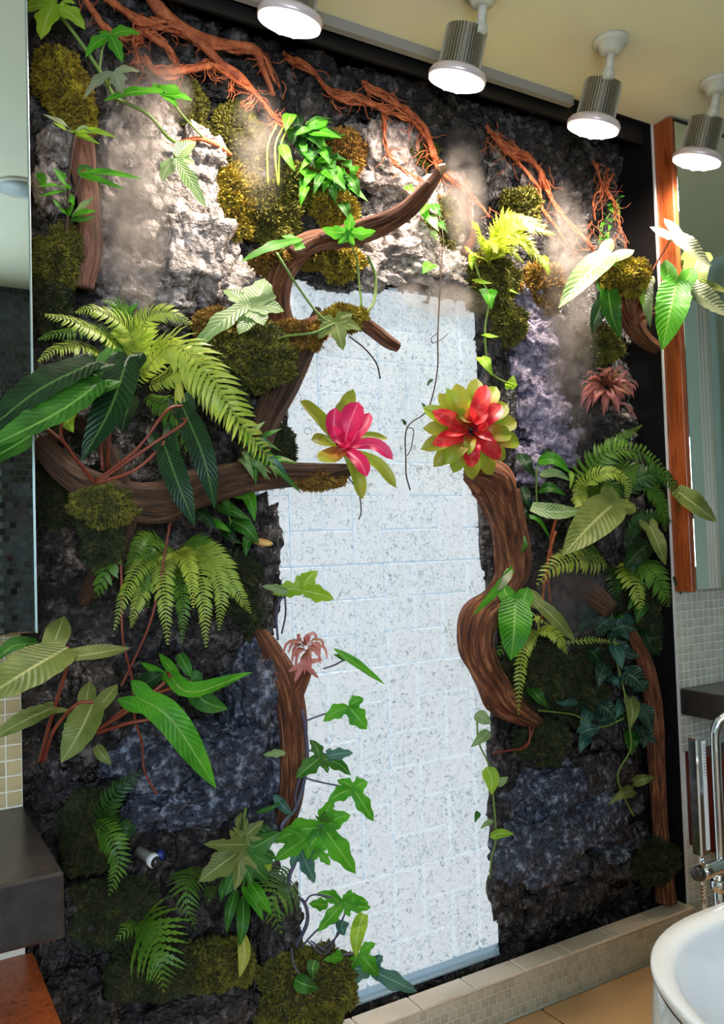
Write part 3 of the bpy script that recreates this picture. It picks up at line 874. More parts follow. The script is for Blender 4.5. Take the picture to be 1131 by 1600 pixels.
def frond(t, pts, plen, m='f_mid', n=30, d=None, face=None, ang=62, wide=0.24, prof=None, toothed=False, curl=0.25, name='frond', stemw=2.2, stemm=None, roll=0.0):
    """fern frond: rachis through pts, n pinnae each side, plen = longest pinna in pixels"""
    sp = px3(pts, d); c = cat(sp, n * 2)
    k = MPP(sp[len(sp) // 2]); n0 = nrm(FACE if face is None else face)
    T = np.gradient(c, axis=0); T /= np.linalg.norm(T, axis=1)[:, None] + 1e-12
    mb = MB()
    V, F, U = tubeVF(c, np.linspace(stemw, stemw * 0.3, len(c)) * k / 2, 4); mb.add(V, F, [(0.5, 0.5)] * len(V))
    prof = prof or (lambda u: min(1, 0.35 + 2.6 * u) * (1 - u ** 2.6) ** 0.9 + 0.08)
    for i in range(n):
        u = (i + 0.5) / n; idx = min(len(c) - 1, int(u * (len(c) - 1)) + 0)
        p = c[idx]; tt = T[idx]
        sd = nrm(np.cross(tt, n0)); nn = np.cross(sd, tt)
        if roll: sd, nn = sd * math.cos(roll) + nn * math.sin(roll), nn * math.cos(roll) - sd * math.sin(roll)
        for s in (-1, 1):
            ln = plen * k * prof(u) * rnd.uniform(0.88, 1.1); a = math.radians(ang + rnd.uniform(-7, 7) - 22 * u)
            dr = tt * math.cos(a) + sd * s * math.sin(a) + nn * rnd.uniform(-0.08, 0.2)
            dr = nrm(dr); sidew = nrm(np.cross(dr, nn)); wv = ln * wide * 0.5 if not toothed else ln * wide * 0.5
            wv = max(wv, 0.0011)
            q0, q1, q2, q3 = p, p + dr * ln * 0.35 + nn * 0.03 * ln, p + dr * ln * 0.72 - nn * curl * 0.35 * ln + tt * 0.06 * ln, p + dr * ln * 0.98 - nn * curl * ln + tt * 0.14 * ln
            if toothed:
                pv = []; pu = []
                K = 11 if ln > 0.03 else 7
                for z in range(K + 1):
                    uu = z / K
                    cc = (q0 * (1 - uu) ** 3 + 3 * q1 * uu * (1 - uu) ** 2 + 3 * q2 * uu * uu * (1 - uu) + q3 * uu ** 3)
                    ww = wv * (1 - uu ** 1.6) * (1.35 if z % 2 else 0.55) + 0.0003
                    pv += [cc - sidew * ww, cc, cc + sidew * ww]; pu += [(uu, 0.0), (uu, 0.5), (uu, 1.0)]
                pf = []
                for z in range(K):
                    b0 = z * 3
                    pf += [[b0, b0 + 1, b0 + 4, b0 + 3], [b0 + 1, b0 + 2, b0 + 5, b0 + 4]]
                mb.add(pv, pf, pu)
            else:
                mb.add([q0 - sidew * wv * 0.5, q0 + sidew * wv * 0.5, q1 - sidew * wv, q1 + sidew * wv, q2 - sidew * wv * 0.75, q2 + sidew * wv * 0.75, q3],
                       [[0, 1, 3, 2], [2, 3, 5, 4], [4, 5, 6]], [(0.2, 0.2), (0.2, 0.8), (0.4, 0.2), (0.4, 0.8), (0.7, 0.2), (0.7, 0.8), (1, 0.5)])
    return mb.build(name, G[m], t)


def moss(px, py, rx, ry, d, th, col='olive', label=None, n=3200, bl=6.8, parent=None, thingname='moss_clump', squash=0.8):
    c = P(px, py, d); k = MPP(c)
    ex = 1.0 / max(0.6, math.cos(math.atan2(c[0], c[1])))
    V0, F0 = ICOM; s = rnd.uniform(0, 60); Vb = []
    for v in V0:
        r = 1 + 0.42 * mnoise.noise(Vector(v * 1.5 + s)) + 0.30 * mnoise.noise(Vector(v * 3.6 + s)) + 0.12 * mnoise.noise(Vector(v * 8 + s))
        Vb.append((c[0] + v[0] * r * rx * k * ex, c[1] + v[1] * r * th, c[2] + v[2] * r * ry * k))
    Vb = np.array(Vb)
    ro = np.random.default_rng(int(px * 7 + py))
    Fa = np.array(F0); keep = Fa[(Vb[Fa][:, :, 1].mean(1) < c[1] + th * 0.35)]
    ar = np.linalg.norm(np.cross(Vb[keep[:, 1]] - Vb[keep[:, 0]], Vb[keep[:, 2]] - Vb[keep[:, 0]]), axis=1)
    fi = ro.choice(len(keep), n, p=ar / ar.sum()); w = ro.dirichlet((1, 1, 1), n)
    tri = Vb[keep[fi]]; p = (tri * w[:, :, None]).sum(1)
    nn = (p - c) / np.array([rx * k * ex, th, ry * k]) ** 2; nn /= np.linalg.norm(nn, axis=1)[:, None]
    dr = nn + ro.normal(0, 0.75, (n, 3)) + np.array([0, 0, -0.15]); dr /= np.linalg.norm(dr, axis=1)[:, None]
    sd = np.cross(dr, ro.normal(0, 1, (n, 3))); sd /= np.linalg.norm(sd, axis=1)[:, None] + 1e-9
    ln = (bl * k * ro.uniform(0.4, 1.5, n))[:, None]; wd = ln * 0.17
    p = p - nn * 0.002
    bend = np.cross(sd, dr) * ln * ro.normal(0, 0.3, (n, 1))
    A = np.stack([p - sd * wd * 0.6, p + sd * wd * 0.6, p + dr * ln * 0.55 + sd * wd + bend * 0.3, p + dr * ln * 0.55 - sd * wd + bend * 0.3, p + dr * ln + bend], 1).reshape(-1, 3)
    base = np.arange(n)[:, None] * 5
    F = np.concatenate([base + np.array([0, 1, 2, 3])], 0).tolist() + np.concatenate([base + np.array([3, 2, 4])], 0).tolist()
    if parent is None:
        t = thing(thingname, label, 'moss', (c[0], c[1], c[2] - ry * k))
    else:
        t = parent
    part('cushion', Vb, F0, M_mossb, t)
    part('moss_tuft', A, F, M_moss[col], t, None, False, kind='stuff')
    return t


def wood(t, pts, radii, d=None, m=None, name='branch', ridge=0.2, sides=22, n=None, ell=1.0, k=5):
    """gnarled wood: pts pixels(+d), radii pixels"""
    c = px3(pts, d); q = np.hstack([c, np.array(radii, float)[:, None]])
    n = n or max(24, len(pts) * 12)
    s = cat(q, n); kk = MPP(c[len(c) // 2])
    r = np.maximum(s[:, 3], 1.0) * kk
    V, F, U = tubeVF(s[:, :3], r, sides, ridge, rnd.uniform(0, 30), k, True, ell)
    return part(name, V, F, m or M_drift, t, U)


def strands(t, path, n, spread, w, d=0.06, m=None, seed=1, twigs=6, twl=26, name='root'):
    """bundle of wandering roots along a pixel path"""
    rr = random.Random(seed)
    for i in range(n):
        pts = []
        ph = rr.uniform(0, 6.28); off = rr.uniform(-1, 1)
        cutA = rr.choice([0, 0, 0, 1]); cutB = rr.choice([0, 0, 1])
        pp = path[cutA:len(path) - cutB] if len(path) > 3 else path
        dens = cat(np.array([[a[0], a[1], a[2] if len(a) > 2 else d] for a in pp], float), len(pp) * 3)
        for j, a in enumerate(dens):
            s = spread * (off * 0.6 + 0.5 * math.sin(ph + j * 0.8)) + rr.uniform(-2.2, 2.2)
            pts.append((a[0] + s * 0.6 + rr.uniform(-2, 2), a[1] + s * 0.8 + rr.uniform(-2, 2), a[2] + rr.uniform(-0.006, 0.012)))
        ww = w * rr.uniform(0.5, 1.15)
        stem(t, pts, None, ww, m or M_root, name, 6, ww * 0.45)
    for i in range(twigs):
        a = path[rr.randrange(len(path))]; dd = a[2] if len(a) > 2 else d
        x, y = a[0] + rr.uniform(-spread, spread), a[1] + rr.uniform(-spread, spread)
        an = rr.uniform(0.2, 2.6); pts = [(x, y, dd)]
        for j in range(4):
            an += rr.uniform(-0.8, 0.8); x += math.cos(an) * twl / 4; y += math.sin(an) * twl / 4
            pts.append((x, y, dd + rr.uniform(-0.004, 0.014)))
        stem(t, pts, None, w * 0.35, m or M_root, 'rootlet', 5, w * 0.15)


def at_(px, py, d): return P(px, py, d)


# ================================================================ driftwood and roots
t = thing('driftwood_branch', 'long weathered driftwood branch rising above the glass bricks to a pale cut tip', 'driftwood', at_(435, 510, .12))
wood(t, [(688, 268, .30), (648, 318, .27), (600, 350, .23), (545, 368, .19), (490, 378, .17), (455, 398, .15)], [6, 13, 16, 17, 17, 19], name='branch', ridge=.22)
wood(t, [(668, 285, .30), (620, 330, .27), (560, 352, .23), (500, 370, .20)], [4, 7, 7, 5], name='splint', ridge=.2)
wood(t, [(470, 385, .15), (440, 425, .13), (432, 470, .11), (440, 520, .10)], [16, 20, 19, 22], name='branch', ridge=.22)
wood(t, [(685, 266, .305), (695, 262, .31)], [8, 6.5], m=M_cut, name='cut_end', ridge=.1, n=8)

t = thing('leaning_driftwood', 'dark driftwood trunk leaning left of the glass bricks under the big moss cushion', 'driftwood', at_(380, 770, .10))
wood(t, [(497, 482, .14), (486, 520, .14), (462, 570, .14), (436, 618, .13), (410, 670, .12), (384, 745, .11)], [5, 14, 20, 22, 20, 17], m=M_drift2, name='trunk', ridge=.22)
wood(t, [(470, 508, .15), (510, 498, .19), (545, 492, .22), (578, 512, .24), (605, 533, .25), (623, 543, .255)], [7, 9, 9, 10, 9.5, 7], name='side_branch', ridge=.15)

t = thing('driftwood_limb', 'broad driftwood limb carrying the big left fern and ending under the pink bromeliad', 'driftwood', at_(180, 800, .2))
wood(t, [(60, 690, .2), (110, 740, .22), (180, 775, .24), (240, 785, .24), (310, 762, .22), (380, 745, .21), (450, 742, .22), (500, 742, .23), (545, 735, .24)], [14, 20, 26, 30, 26, 22, 18, 18, 10], m=M_drift2, name='limb', ridge=.2)
wood(t, [(185, 775, .24), (175, 830, .22), (165, 880, .19), (130, 940, .12)], [28, 26, 18, 10], m=M_drift2, name='limb', ridge=.25)
wood(t, [(75, 690, .2), (120, 660, .2), (165, 700, .22), (190, 770, .24)], [8, 10, 12, 20], m=M_drift2, name='limb', ridge=.25)

t = thing('driftwood_log', 'twisted reddish driftwood log winding down below the red bromeliad', 'driftwood', at_(830, 1130, .08))
wood(t, [(735, 735, .16), (765, 752, .15), (784, 800, .14), (792, 850, .13), (796, 900, .13), (778, 938, .14), (748, 972, .16), (744, 1012, .16), (762, 1052, .15), (780, 1085, .13), (805, 1108, .11), (842, 1132, .07)], [14, 28, 25, 21, 19, 20, 27, 25, 22, 24, 20, 9], name='log', ridge=.36, sides=40, n=150, k=7)
wood(t, [(800, 765, .13), (808, 830, .12), (815, 880, .11), (800, 930, .11)], [10, 14, 14, 8], name='splint', ridge=.2)

t = thing('driftwood_stump', 'brown driftwood stump at the left glass edge holding a small pink air plant', 'driftwood', at_(450, 1300, .1))
wood(t, [(398, 975, .08), (422, 1015, .10), (445, 1065, .12), (456, 1120, .13), (458, 1180, .13), (455, 1240, .12), (440, 1310, .11)], [8, 16, 22, 23, 21, 20, 13], name='trunk', ridge=.12)
wood(t, [(452, 1090, .13), (468, 1062, .135), (478, 1046, .14)], [20, 15, 11], name='stub', ridge=.1)

t = thing('bark_slab', 'upright pinkish bark slab behind the small whorled plant at upper left', 'driftwood', at_(140, 440, .08))
wood(t, [(126, 205, .06), (132, 260, .07), (138, 320, .075), (140, 390, .075), (132, 450, .07)], [15, 18, 16, 17, 12], m=M_pinkbark, name='slab', ridge=.3)
wood(t, [(150, 290, .06), (146, 350, .06), (140, 420, .06)], [7, 9, 7], m=M_drift2, name='slab', ridge=.2)

t = thing('wooden_post', 'slender rough wooden post standing at the right edge of the planted wall', 'post', at_(1035, 1410, .09))
wood(t, [(985, 985, .10), (1002, 1020, .10), (1014, 1060, .10), (1022, 1110, .10), (1026, 1200, .10), (1032, 1300, .10), (1040, 1408, .10)], [8, 11, 13, 13, 12, 12, 15], name='post', ridge=.16)
t = thing('log_stub', 'short sawn brown log stub poking out among the dark right foliage', 'driftwood', at_(930, 960, .1))
wood(t, [(898, 918, .06), (925, 932, .12), (955, 955, .17)], [14, 16, 13], m=M_drift2, name='stub', ridge=.15)
t = thing('moss_post', 'crooked driftwood post with moss cap carrying the strap-leaved plant at upper right', 'driftwood', at_(985, 545, .1))
wood(t, [(972, 420, .14), (975, 460, .14), (985, 500, .13), (1003, 528, .14), (1028, 545, .15)], [14, 16, 15, 12, 8], name='post', ridge=.2)
wood(t, [(990, 450, .13), (1003, 490, .13), (1000, 525, .14)], [6, 7, 7], name='side_stem', ridge=.2)
t = thing('root_wood', 'bare tan root wood dropping behind the yellow fern', 'driftwood', at_(735, 395, .06))
wood(t, [(718, 300, .06), (732, 345, .07), (736, 370, .07), (722, 400, .06)], [8, 7, 7, 9], name='stick', ridge=.2)

for lab, path, n, sp_, w, seed, tw in [
    ('rust-red root tangle hanging at the top left above the pale leaf', [(135, 0), (158, 35), (185, 55), (212, 60), (222, 45), (240, 50), (262, 70), (272, 100)], 5, 9, 7, 3, 16),
    ('rust-red roots spreading along the top between left corner and first lamp', [(160, -5), (215, 30), (265, 42), (320, 65), (365, 75), (410, 85), (430, 130)], 5, 10, 10, 4, 12),
    ('rust-red fringe of fine roots looping below the left root tangle', [(222, 92), (245, 114), (290, 108), (335, 104), (365, 122), (395, 145), (425, 180), (447, 198)], 6, 9, 7, 5, 26),
    ('thick rust-red roots sweeping from under the first lamp towards the branch tip', [(447, 90), (485, 108), (520, 148), (565, 155), (600, 170), (640, 185), (665, 215), (680, 245), (695, 275)], 6, 8, 9, 6, 14),
    ('single rust-red root loop hanging over pale rock above the branch', [(600, 165), (602, 200), (606, 238), (630, 268), (655, 281)], 2, 4, 6, 7, 3),
    ('rust-red root knot running from the second lamp down to the branch tip', [(570, 135), (610, 155), (645, 180), (665, 205), (675, 240), (690, 270), (715, 290), (740, 310), (762, 335)], 7, 9, 8, 8, 20),
    ('rust-red root bundle below the second lamp trailing right', [(765, 205), (790, 230), (825, 245), (845, 270), (855, 300), (880, 340), (905, 365), (925, 385)], 7, 12, 8, 9, 16),
    ('fine rust-red side roots fanning left of the second-lamp root bundle', [(770, 215), (800, 245), (835, 285), (842, 320), (862, 345), (880, 372)], 6, 16, 5, 19, 14),
    ('rust-red roots hanging beside the black right panel under the third lamp', [(935, 262), (940, 285), (935, 315), (932, 345)], 3, 10, 6, 10, 6),
    ('thin rust-red root drop at the edge of the black right panel', [(955, 268), (948, 300), (962, 320), (966, 360)], 2, 6, 5, 11, 4),
]:
    t = thing('root_cluster', lab, 'roots', at_(path[-1][0], path[-1][1], .05))
    strands(t, path, n + 3, sp_ * 1.35, w * .72, .075, None, seed, tw + 10, 30)

t = thing('root_cluster', 'thickest rust-red root limbs crossing the top left rocks above the fine fringe', 'roots', at_(395, 130, .06))
wood(t, [(235, -5, .07), (262, 30, .07), (300, 55, .08), (345, 68, .08), (395, 78, .08), (412, 110, .07), (428, 150, .06)], [9, 10, 9, 7, 7, 5, 3], m=M_root, name='root', ridge=.2, sides=12)
wood(t, [(285, 45, .08), (318, 72, .085), (345, 100, .09), (372, 120, .09), (400, 150, .08), (440, 195, .07)], [7, 7, 6, 7, 5, 3], m=M_root, name='root', ridge=.2, sides=12)
wood(t, [(225, 88, .08), (245, 113, .09), (290, 109, .09), (335, 104, .09), (370, 120, .09)], [4, 6, 5, 5, 4], m=M_root, name='root', ridge=.2, sides=12)
wood(t, [(215, 40, .07), (240, 60, .08), (265, 78, .08), (273, 100, .08)], [4, 5, 5, 3], m=M_root, name='root', ridge=.2, sides=12)
wood(t, [(130, -5, .08), (150, 25, .085), (165, 48, .085)], [4, 5, 4], m=M_root, name='root', ridge=.2, sides=12)
strands(t, [(330, 105), (365, 122), (400, 150), (430, 185)], 5, 10, 4, .09, None, 31, 40, 26)
strands(t, [(218, 50), (212, 75), (214, 100)], 5, 8, 4, .09, None, 33, 22, 24)
t = thing('hanging_roots', 'thin brown aerial roots hanging crossed below the left driftwood limb', 'roots', at_(205, 1060, .2))
stem(t, [(188, 845, .22), (190, 920, .22), (192, 1000, .22), (206, 1060, .2), (210, 1120, .18), (222, 1160, .16)], None, 4, M_stemr, 'root')
stem(t, [(268, 800, .22), (260, 850, .23), (248, 920, .23), (232, 980, .22), (205, 1040, .2), (190, 1070, .19)], None, 4, M_stemr, 'root')
stem(t, [(214, 1135, .16), (222, 1165, .15), (226, 1205, .15), (245, 1242, .15)], None, 3.5, M_stemr, 'root')
t = thing('hanging_roots', 'thin pale rootlets dangling under the twisted red log', 'roots', at_(815, 1170, .08))
stem(t, [(822, 1100, .1), (828, 1140, .1), (824, 1165, .1), (800, 1172, .1), (770, 1176, .09)], None, 3, M_stemr, 'root')
stem(t, [(836, 1130, .09), (826, 1158, .09), (812, 1172, .09)], None, 2.5, M_stemr, 'root')

# ================================================================ moss
for a in [
    (92, 125, 34, 46, .05, .05, 'gold', 'golden moss cushion at the upper left corner above the bark slab'),
    (122, 180, 26, 34, .06, .05, 'gold', 'small bright moss cushion on top of the bark slab'),
    (90, 405, 32, 46, .06, .05, 'olive', 'olive moss patch on the left edge beside the bark slab foot'),
    (80, 470, 26, 40, .05, .05, 'dark', 'dark moss patch at the left edge just above the big fern'),
    (285, 170, 36, 44, .03, .03, 'olive', 'shadowy moss patch behind the upper lobed leaf'),
    (372, 225, 38, 52, .03, .035, 'olive', 'tall olive moss patch left of the leafy bunch'),
    (362, 320, 34, 58, .04, .045, 'gold', 'golden moss strip beside the pale left rocks'),
    (420, 330, 48, 44, .04, .04, 'olive', 'olive moss patch below the leafy bunch stems'),
    (468, 290, 34, 30, .05, .04, 'olive', 'moss patch directly under the leafy bunch'),
    (520, 328, 34, 26, .06, .05, 'gold', 'golden moss cushion just above the driftwood branch'),
    (540, 240, 26, 32, .03, .035, 'rust', 'rusty moss patch right of the leafy bunch'),
    (515, 405, 46, 24, .09, .05, 'gold', 'golden moss cushion hanging under the driftwood branch'),
    (655, 245, 24, 24, .02, .03, 'olive', 'faint moss patch behind the single root loop'),
    (690, 355, 22, 36, .05, .04, 'olive', 'moss strip right of the branch tip below the root knot'),
    (812, 322, 22, 20, .06, .05, 'olive', 'round moss tuft above the yellow fern'),
    (765, 440, 34, 40, .06, .06, 'olive', 'olive moss hanging under the yellow fern'),
    (845, 455, 26, 36, .06, .06, 'rust', 'rusty moss patch right of the yellow fern above mauve rock'),
    (785, 510, 20, 34, .06, .06, 'olive', 'moss fringe between the heart-leaf vine and mauve rock'),
    (973, 436, 26, 26, .16, .06, 'gold', 'round golden moss cap on the upper right post'),
    (935, 540, 26, 30, .03, .04, 'olive', 'dim moss patch above the rosy air plant'),
    (395, 560, 66, 44, .13, .09, 'olive', 'big olive moss cushion on the trunk left of the glass bricks'),
    (345, 600, 40, 40, .10, .07, 'dark', 'dark lower lobe of moss beside the big fern'),
    (350, 520, 44, 30, .10, .06, 'rust', 'rusty moss rim above the big trunk cushion'),
    (425, 410, 26, 18, .12, .04, 'rust', 'rusty moss tuft in the crook of the driftwood branch'),
    (420, 700, 34, 50, .06, .05, 'dark', 'dim green moss at the glass edge above the broad limb'),
    (535, 498, 30, 16, .22, .035, 'gold', 'small golden moss tuft on the thin side branch over the glass'),
    (498, 748, 40, 13, .22, .035, 'rust', 'ragged rusty moss on the limb end under the pink bromeliad'),
    (470, 525, 36, 18, .16, .04, 'rust', 'ragged rusty moss on the fork of the trunk'),
    (165, 792, 48, 30, .25, .06, 'olive', 'mossy lump on the limb below the big strap leaves'),
    (160, 840, 30, 40, .22, .06, 'dark', 'dark moss hanging under the mossy lump'),
    (375, 930, 34, 70, .06, .05, 'dark', 'dark moss behind the hanging lime fern'),
    (840, 1045, 46, 46, .06, .06, 'dark', 'dark moss mound behind the lime frond right of the log'),
    (905, 1060, 42, 60, .03, .05, 'dark', 'dim moss patch right of the lime frond'),
    (1000, 960, 40, 60, .05, .05, 'dark', 'dark moss behind the right lower fern'),
    (845, 1155, 30, 30, .06, .05, 'dark', 'dark moss clump at the foot of the twisted log'),
    (1020, 1345, 28, 28, .10, .05, 'dark', 'dark moss tied around the foot of the slender post'),
    (484, 1540, 72, 54, .14, .07, 'olive', 'large mossy mound in the trough at the foot of the glass bricks'),
    (180, 1420, 60, 50, .10, .06, 'dark', 'dark moss bank at lower left around the small fronds'),
    (230, 1510, 60, 40, .12, .06, 'dark', 'dark moss bank under the broad lower left frond'),
    (330, 1510, 60, 40, .08, .06, 'olive', 'green moss bank in the lower trough below the monstera'),
    (140, 1300, 40, 60, .08, .06, 'dark', 'dark moss strip beside the vanity counter'),
    (75, 760, 40, 60, .05, .06, 'dark', 'dark moss behind the red petioles at left'),
]:
    big = a[2] * a[3]
    moss(*a, n=int(3200 + big * 3.2))

# ================================================================ bromeliads and air plants
t = thing('bromeliad', 'pink bromeliad with green outer leaves on the limb before the glass bricks', 'bromeliad', at_(535, 735, .25))
for pts, w, m in [
    ([(530, 690, .27), (498, 655, .30), (468, 627, .33)], 30, 'brgr'), ([(530, 685, .27), (540, 640, .24), (552, 608, .24)], 26, 'brgr'),
    ([(530, 695, .28), (505, 690, .31), (486, 688, .32)], 28, 'brgr'), ([(535, 700, .28), (515, 716, .34), (497, 720, .37)], 34, 'redgr'),
    ([(540, 690, .26), (575, 682, .24), (606, 686, .24)], 16, 'brgr'), ([(540, 705, .28), (558, 740, .32), (566, 780, .32)], 22, 'brgr'),
    ([(545, 705, .28), (590, 725, .31), (619, 762, .33)], 20, 'brgr'), ([(525, 680, .27), (530, 650, .26), (537, 625, .26)], 20, 'brgr')]:
    leaf(t, pts, w, m, 'brom', fold=.3, ripple=0)
for pts, w in [
    ([(537, 700, .29), (545, 665, .31), (560, 628, .31)], 36), ([(535, 698, .29), (522, 668, .30), (524, 637, .30)], 26), ([(540, 698, .28), (565, 670, .29), (577, 645, .28)], 22),
    ([(540, 698, .29), (585, 696, .33), (614, 718, .35)], 22), ([(540, 702, .30), (562, 722, .34), (573, 745, .36)], 24), ([(532, 700, .30), (525, 685, .34), (520, 665, .36)], 22),
    ([(535, 700, .30), (550, 690, .34), (560, 672, .36)], 22)]:
    leaf(t, pts, w, 'pink', 'brom', fold=.4, ripple=0, name='bract')
stem(t, [(540, 740, .23), (560, 770, .24), (564, 800, .24), (560, 812, .24)], None, 2, M_stemd, 'root')

t = thing('bromeliad', 'large red and green bromeliad rosette on the twisted driftwood log', 'bromeliad', at_(740, 745, .16))
for i in range(15):
    a = i * 2 * math.pi / 15 + 0.25; r = rnd.uniform(70, 82)
    x, y = 733 + math.cos(a) * r * 1.0, 672 + math.sin(a) * r * 1.0
    leaf(t, [(733 + math.cos(a) * 8, 672 + math.sin(a) * 8, .19), (733 + math.cos(a) * r * .55, 672 + math.sin(a) * r * .55, .235), (x, y, .22)], 29, 'brgr' if i % 4 else 'redgr', 'brom', fold=.3, ripple=0, face=(-.45, -.85, .1))
for i in range(9):
    a = i * 2 * math.pi / 9 + 0.1 + rnd.uniform(-.1, .1); r = rnd.uniform(58, 76)
    x, y = 735 + math.cos(a) * r, 673 + math.sin(a) * r
    leaf(t, [(735 + math.cos(a) * 5, 673 + math.sin(a) * 5, .215), (735 + math.cos(a) * r * .5, 673 + math.sin(a) * r * .5, .265), (x, y, .255)], 28, 'red' if i % 3 else 'redgr', 'brom', fold=.35, ripple=0, face=(-.45, -.85, .1), name='bract')
for i in range(5):
    a = i * 2 * math.pi / 5 + 0.4
    leaf(t, [(735 + math.cos(a) * 9, 671 + math.sin(a) * 9, .22), (735 + math.cos(a) * 20, 671 + math.sin(a) * 20, .265), (735 + math.cos(a) * 40, 671 + math.sin(a) * 40, .275)], 20, 'redgr' if i % 2 else 'red', 'brom', fold=.35, ripple=0, name='bract')
cc = P(735, 672, .205); kk = MPP(cc)
V, F = lathe(cc, (-.5, -.85, .05), [(13 * kk, -4 * kk), (13 * kk, 0), (10 * kk, 16 * kk), (8 * kk, 16 * kk), (6 * kk, 2 * kk)], 20); part('cup', V, F, mat('dark_cup', (70, 24, 20), (30, 14, 12), 60, .4), t)


def rosette(t, cx, cy, r, n, d, mats, w, seed, squash=0.85, up=0.06, drop=0.35, wave=.35):
    """open rosette of separate arching leaves"""
    rr = random.Random(seed)
    for i in range(n):
        a = i * 2.39996 + rr.uniform(-.25, .25); q = r * (0.5 + 0.5 * (i + 1) / n) * rr.uniform(.85, 1.05); u = up * rr.uniform(.5, 1.2)
        ca, sa = math.cos(a), math.sin(a) * squash; a2 = a + rr.uniform(-.45, .45)
        leaf(t, [(cx + ca * 4, cy + sa * 4, d), (cx + ca * q * .45, cy + sa * q * .45 - q * .16, d + u), (cx + math.cos(a2) * q * .85, cy + math.sin(a2) * squash * q * .85 - q * .05, d + u * 1.25), (cx + math.cos(a2) * q, cy + math.sin(a2) * squash * q + q * drop, d + u)], w * rr.uniform(.8, 1.2), mats[rr.randrange(len(mats))], 'brom', fold=.5, ripple=wave)


t = thing('air_plant', 'rosy brown curled air plant on the dark wall right of the mauve rock', 'bromeliad', at_(955, 650, .06))
rosette(t, 948, 606, 50, 74, .08, ['till', 'till2', 'till'], 5.5, 5, drop=.2, up=.06, wave=.6)
for x, y in ((985, 650), (995, 655), (990, 640)):
    leaf(t, [(965, 630, .08), (978, 632, .1), (x, y, .09)], 5, 'till', 'brom', ripple=0)
t = thing('air_plant', 'small pink-orange air plant on the stump at the left edge of the glass', 'bromeliad', at_(475, 1050, .14))
rosette(t, 478, 1012, 36, 26, .15, ['till', 'till', 'till2'], 5, 9, drop=.5, wave=.1)
for x, y in ((460, 1066), (498, 1060), (450, 1050), (505, 1030)):
    leaf(t, [(478, 1020, .16), (474, 1035, .2), (x, y, .18)], 9, 'till', 'brom', ripple=0)

# ================================================================ lobed climbers, top left
t = thing('climbing_philodendron', 'lobed philodendron vine climbing across the top left rocks', 'plant', at_(278, 224, .1))
stem(t, [(62, -12, .14), (95, 25, .14), (130, 72, .14), (160, 118, .14), (178, 150, .14), (195, 160, .13), (232, 180, .12), (262, 214, .10), (278, 224, .09)], None, 6)
stem(t, [(278, 224, .09), (312, 217, .10), (345, 230, .09), (360, 242, .07)], None, 8, M_root, 'woody_stem')
lobed(t, (84, 6), (64, 62), 'lime', ((75, 1.0, .5), (-60, .9, .45), (130, .5, .4)), .5, d=.16)
lobed(t, (100, 0), (118, 6), 'lime', ((70, .9, .5), (-70, .9, .5)), .6, d=.17)
lobed(t, (172, 54), (192, 98), 'bright', ((72, 1.05, .42), (-88, 1.0, .42), (130, .4, .3)), .42, d=.17)
stem(t, [(155, 110, .14), (160, 75, .15), (172, 56, .17)], None, 3.5)
lobed(t, (178, 112), (192, 148), 'white', ((72, 1.5, .40), (-88, 1.0, .36), (-40, .6, .3)), .55, d=.18)
stem(t, [(172, 145, .14), (170, 125, .16), (178, 113, .18)], None, 3)
lobed(t, (254, 142), (160, 158), 'bright', ((150, .45, .42), (-150, .45, .42), (100, .36, .34), (-95, .34, .34)), .22, d=.17)
stem(t, [(256, 142, .17), (285, 180, .14), (320, 218, .1)], None, 3.5)
lobed(t, (274, 246), (322, 326), 'pale', ((60, .5, .36), (-105, .55, .4), (-50, .35, .3)), .26, d=.15)
stem(t, [(282, 226, .1), (276, 232, .13), (273, 246, .15)], None, 5)

t = thing('whorled_plant', 'small plant with whorls of glossy leaves and a lime crown by the bark slab', 'plant', at_(105, 375, .12))
stem(t, [(102, 378, .1), (106, 330, .12), (108, 270, .14), (117, 206, .17)], None, 5, M_stemd)
for pts, w, m in [([(117, 207, .17), (98, 194, .19), (66, 178, .20)], 16, 'white'), ([(118, 208, .17), (105, 204, .2), (80, 190, .21)], 15, 'lime'), ([(118, 208, .17), (150, 206, .2), (182, 215, .21)], 15, 'lime'), ([(118, 209, .17), (140, 218, .2), (157, 226, .2)], 12, 'lime'), ([(118, 206, .17), (130, 200, .18), (148, 208, .2)], 10, 'pale'),
                  ([(124, 272, .14), (165, 270, .18), (225, 280, .19)], 15, 'bright'), ([(124, 274, .14), (165, 285, .18), (196, 297, .18)], 13, 'bright'), ([(122, 272, .14), (130, 262, .15), (150, 268, .16)], 12, 'mid'),
                  ([(107, 296, .13), (85, 290, .17), (58, 292, .18)], 15, 'bright'), ([(107, 296, .13), (98, 280, .15), (83, 262, .16)], 18, 'bright'), ([(107, 298, .13), (85, 302, .17), (60, 308, .18)], 13, 'bright'), ([(60, 270, .1), (66, 280, .12), (70, 296, .13)], 14, 'bright'),
                  ([(108, 338, .13), (95, 325, .16), (82, 312, .17)], 16, 'bright'), ([(110, 336, .13), (112, 318, .17), (112, 302, .17)], 18, 'bright'), ([(112, 338, .13), (130, 322, .17), (148, 308, .17)], 17, 'pale'), ([(112, 340, .13), (132, 332, .17), (153, 330, .17)], 17, 'bright'), ([(110, 342, .13), (128, 344, .17), (150, 338, .17)], 14, 'mid')]:
    leaf(t, pts, w, m, 'lance', fold=.3)
stem(t, [(108, 335, .12), (118, 300, .13), (126, 275, .14)], None, 4, M_stemd)

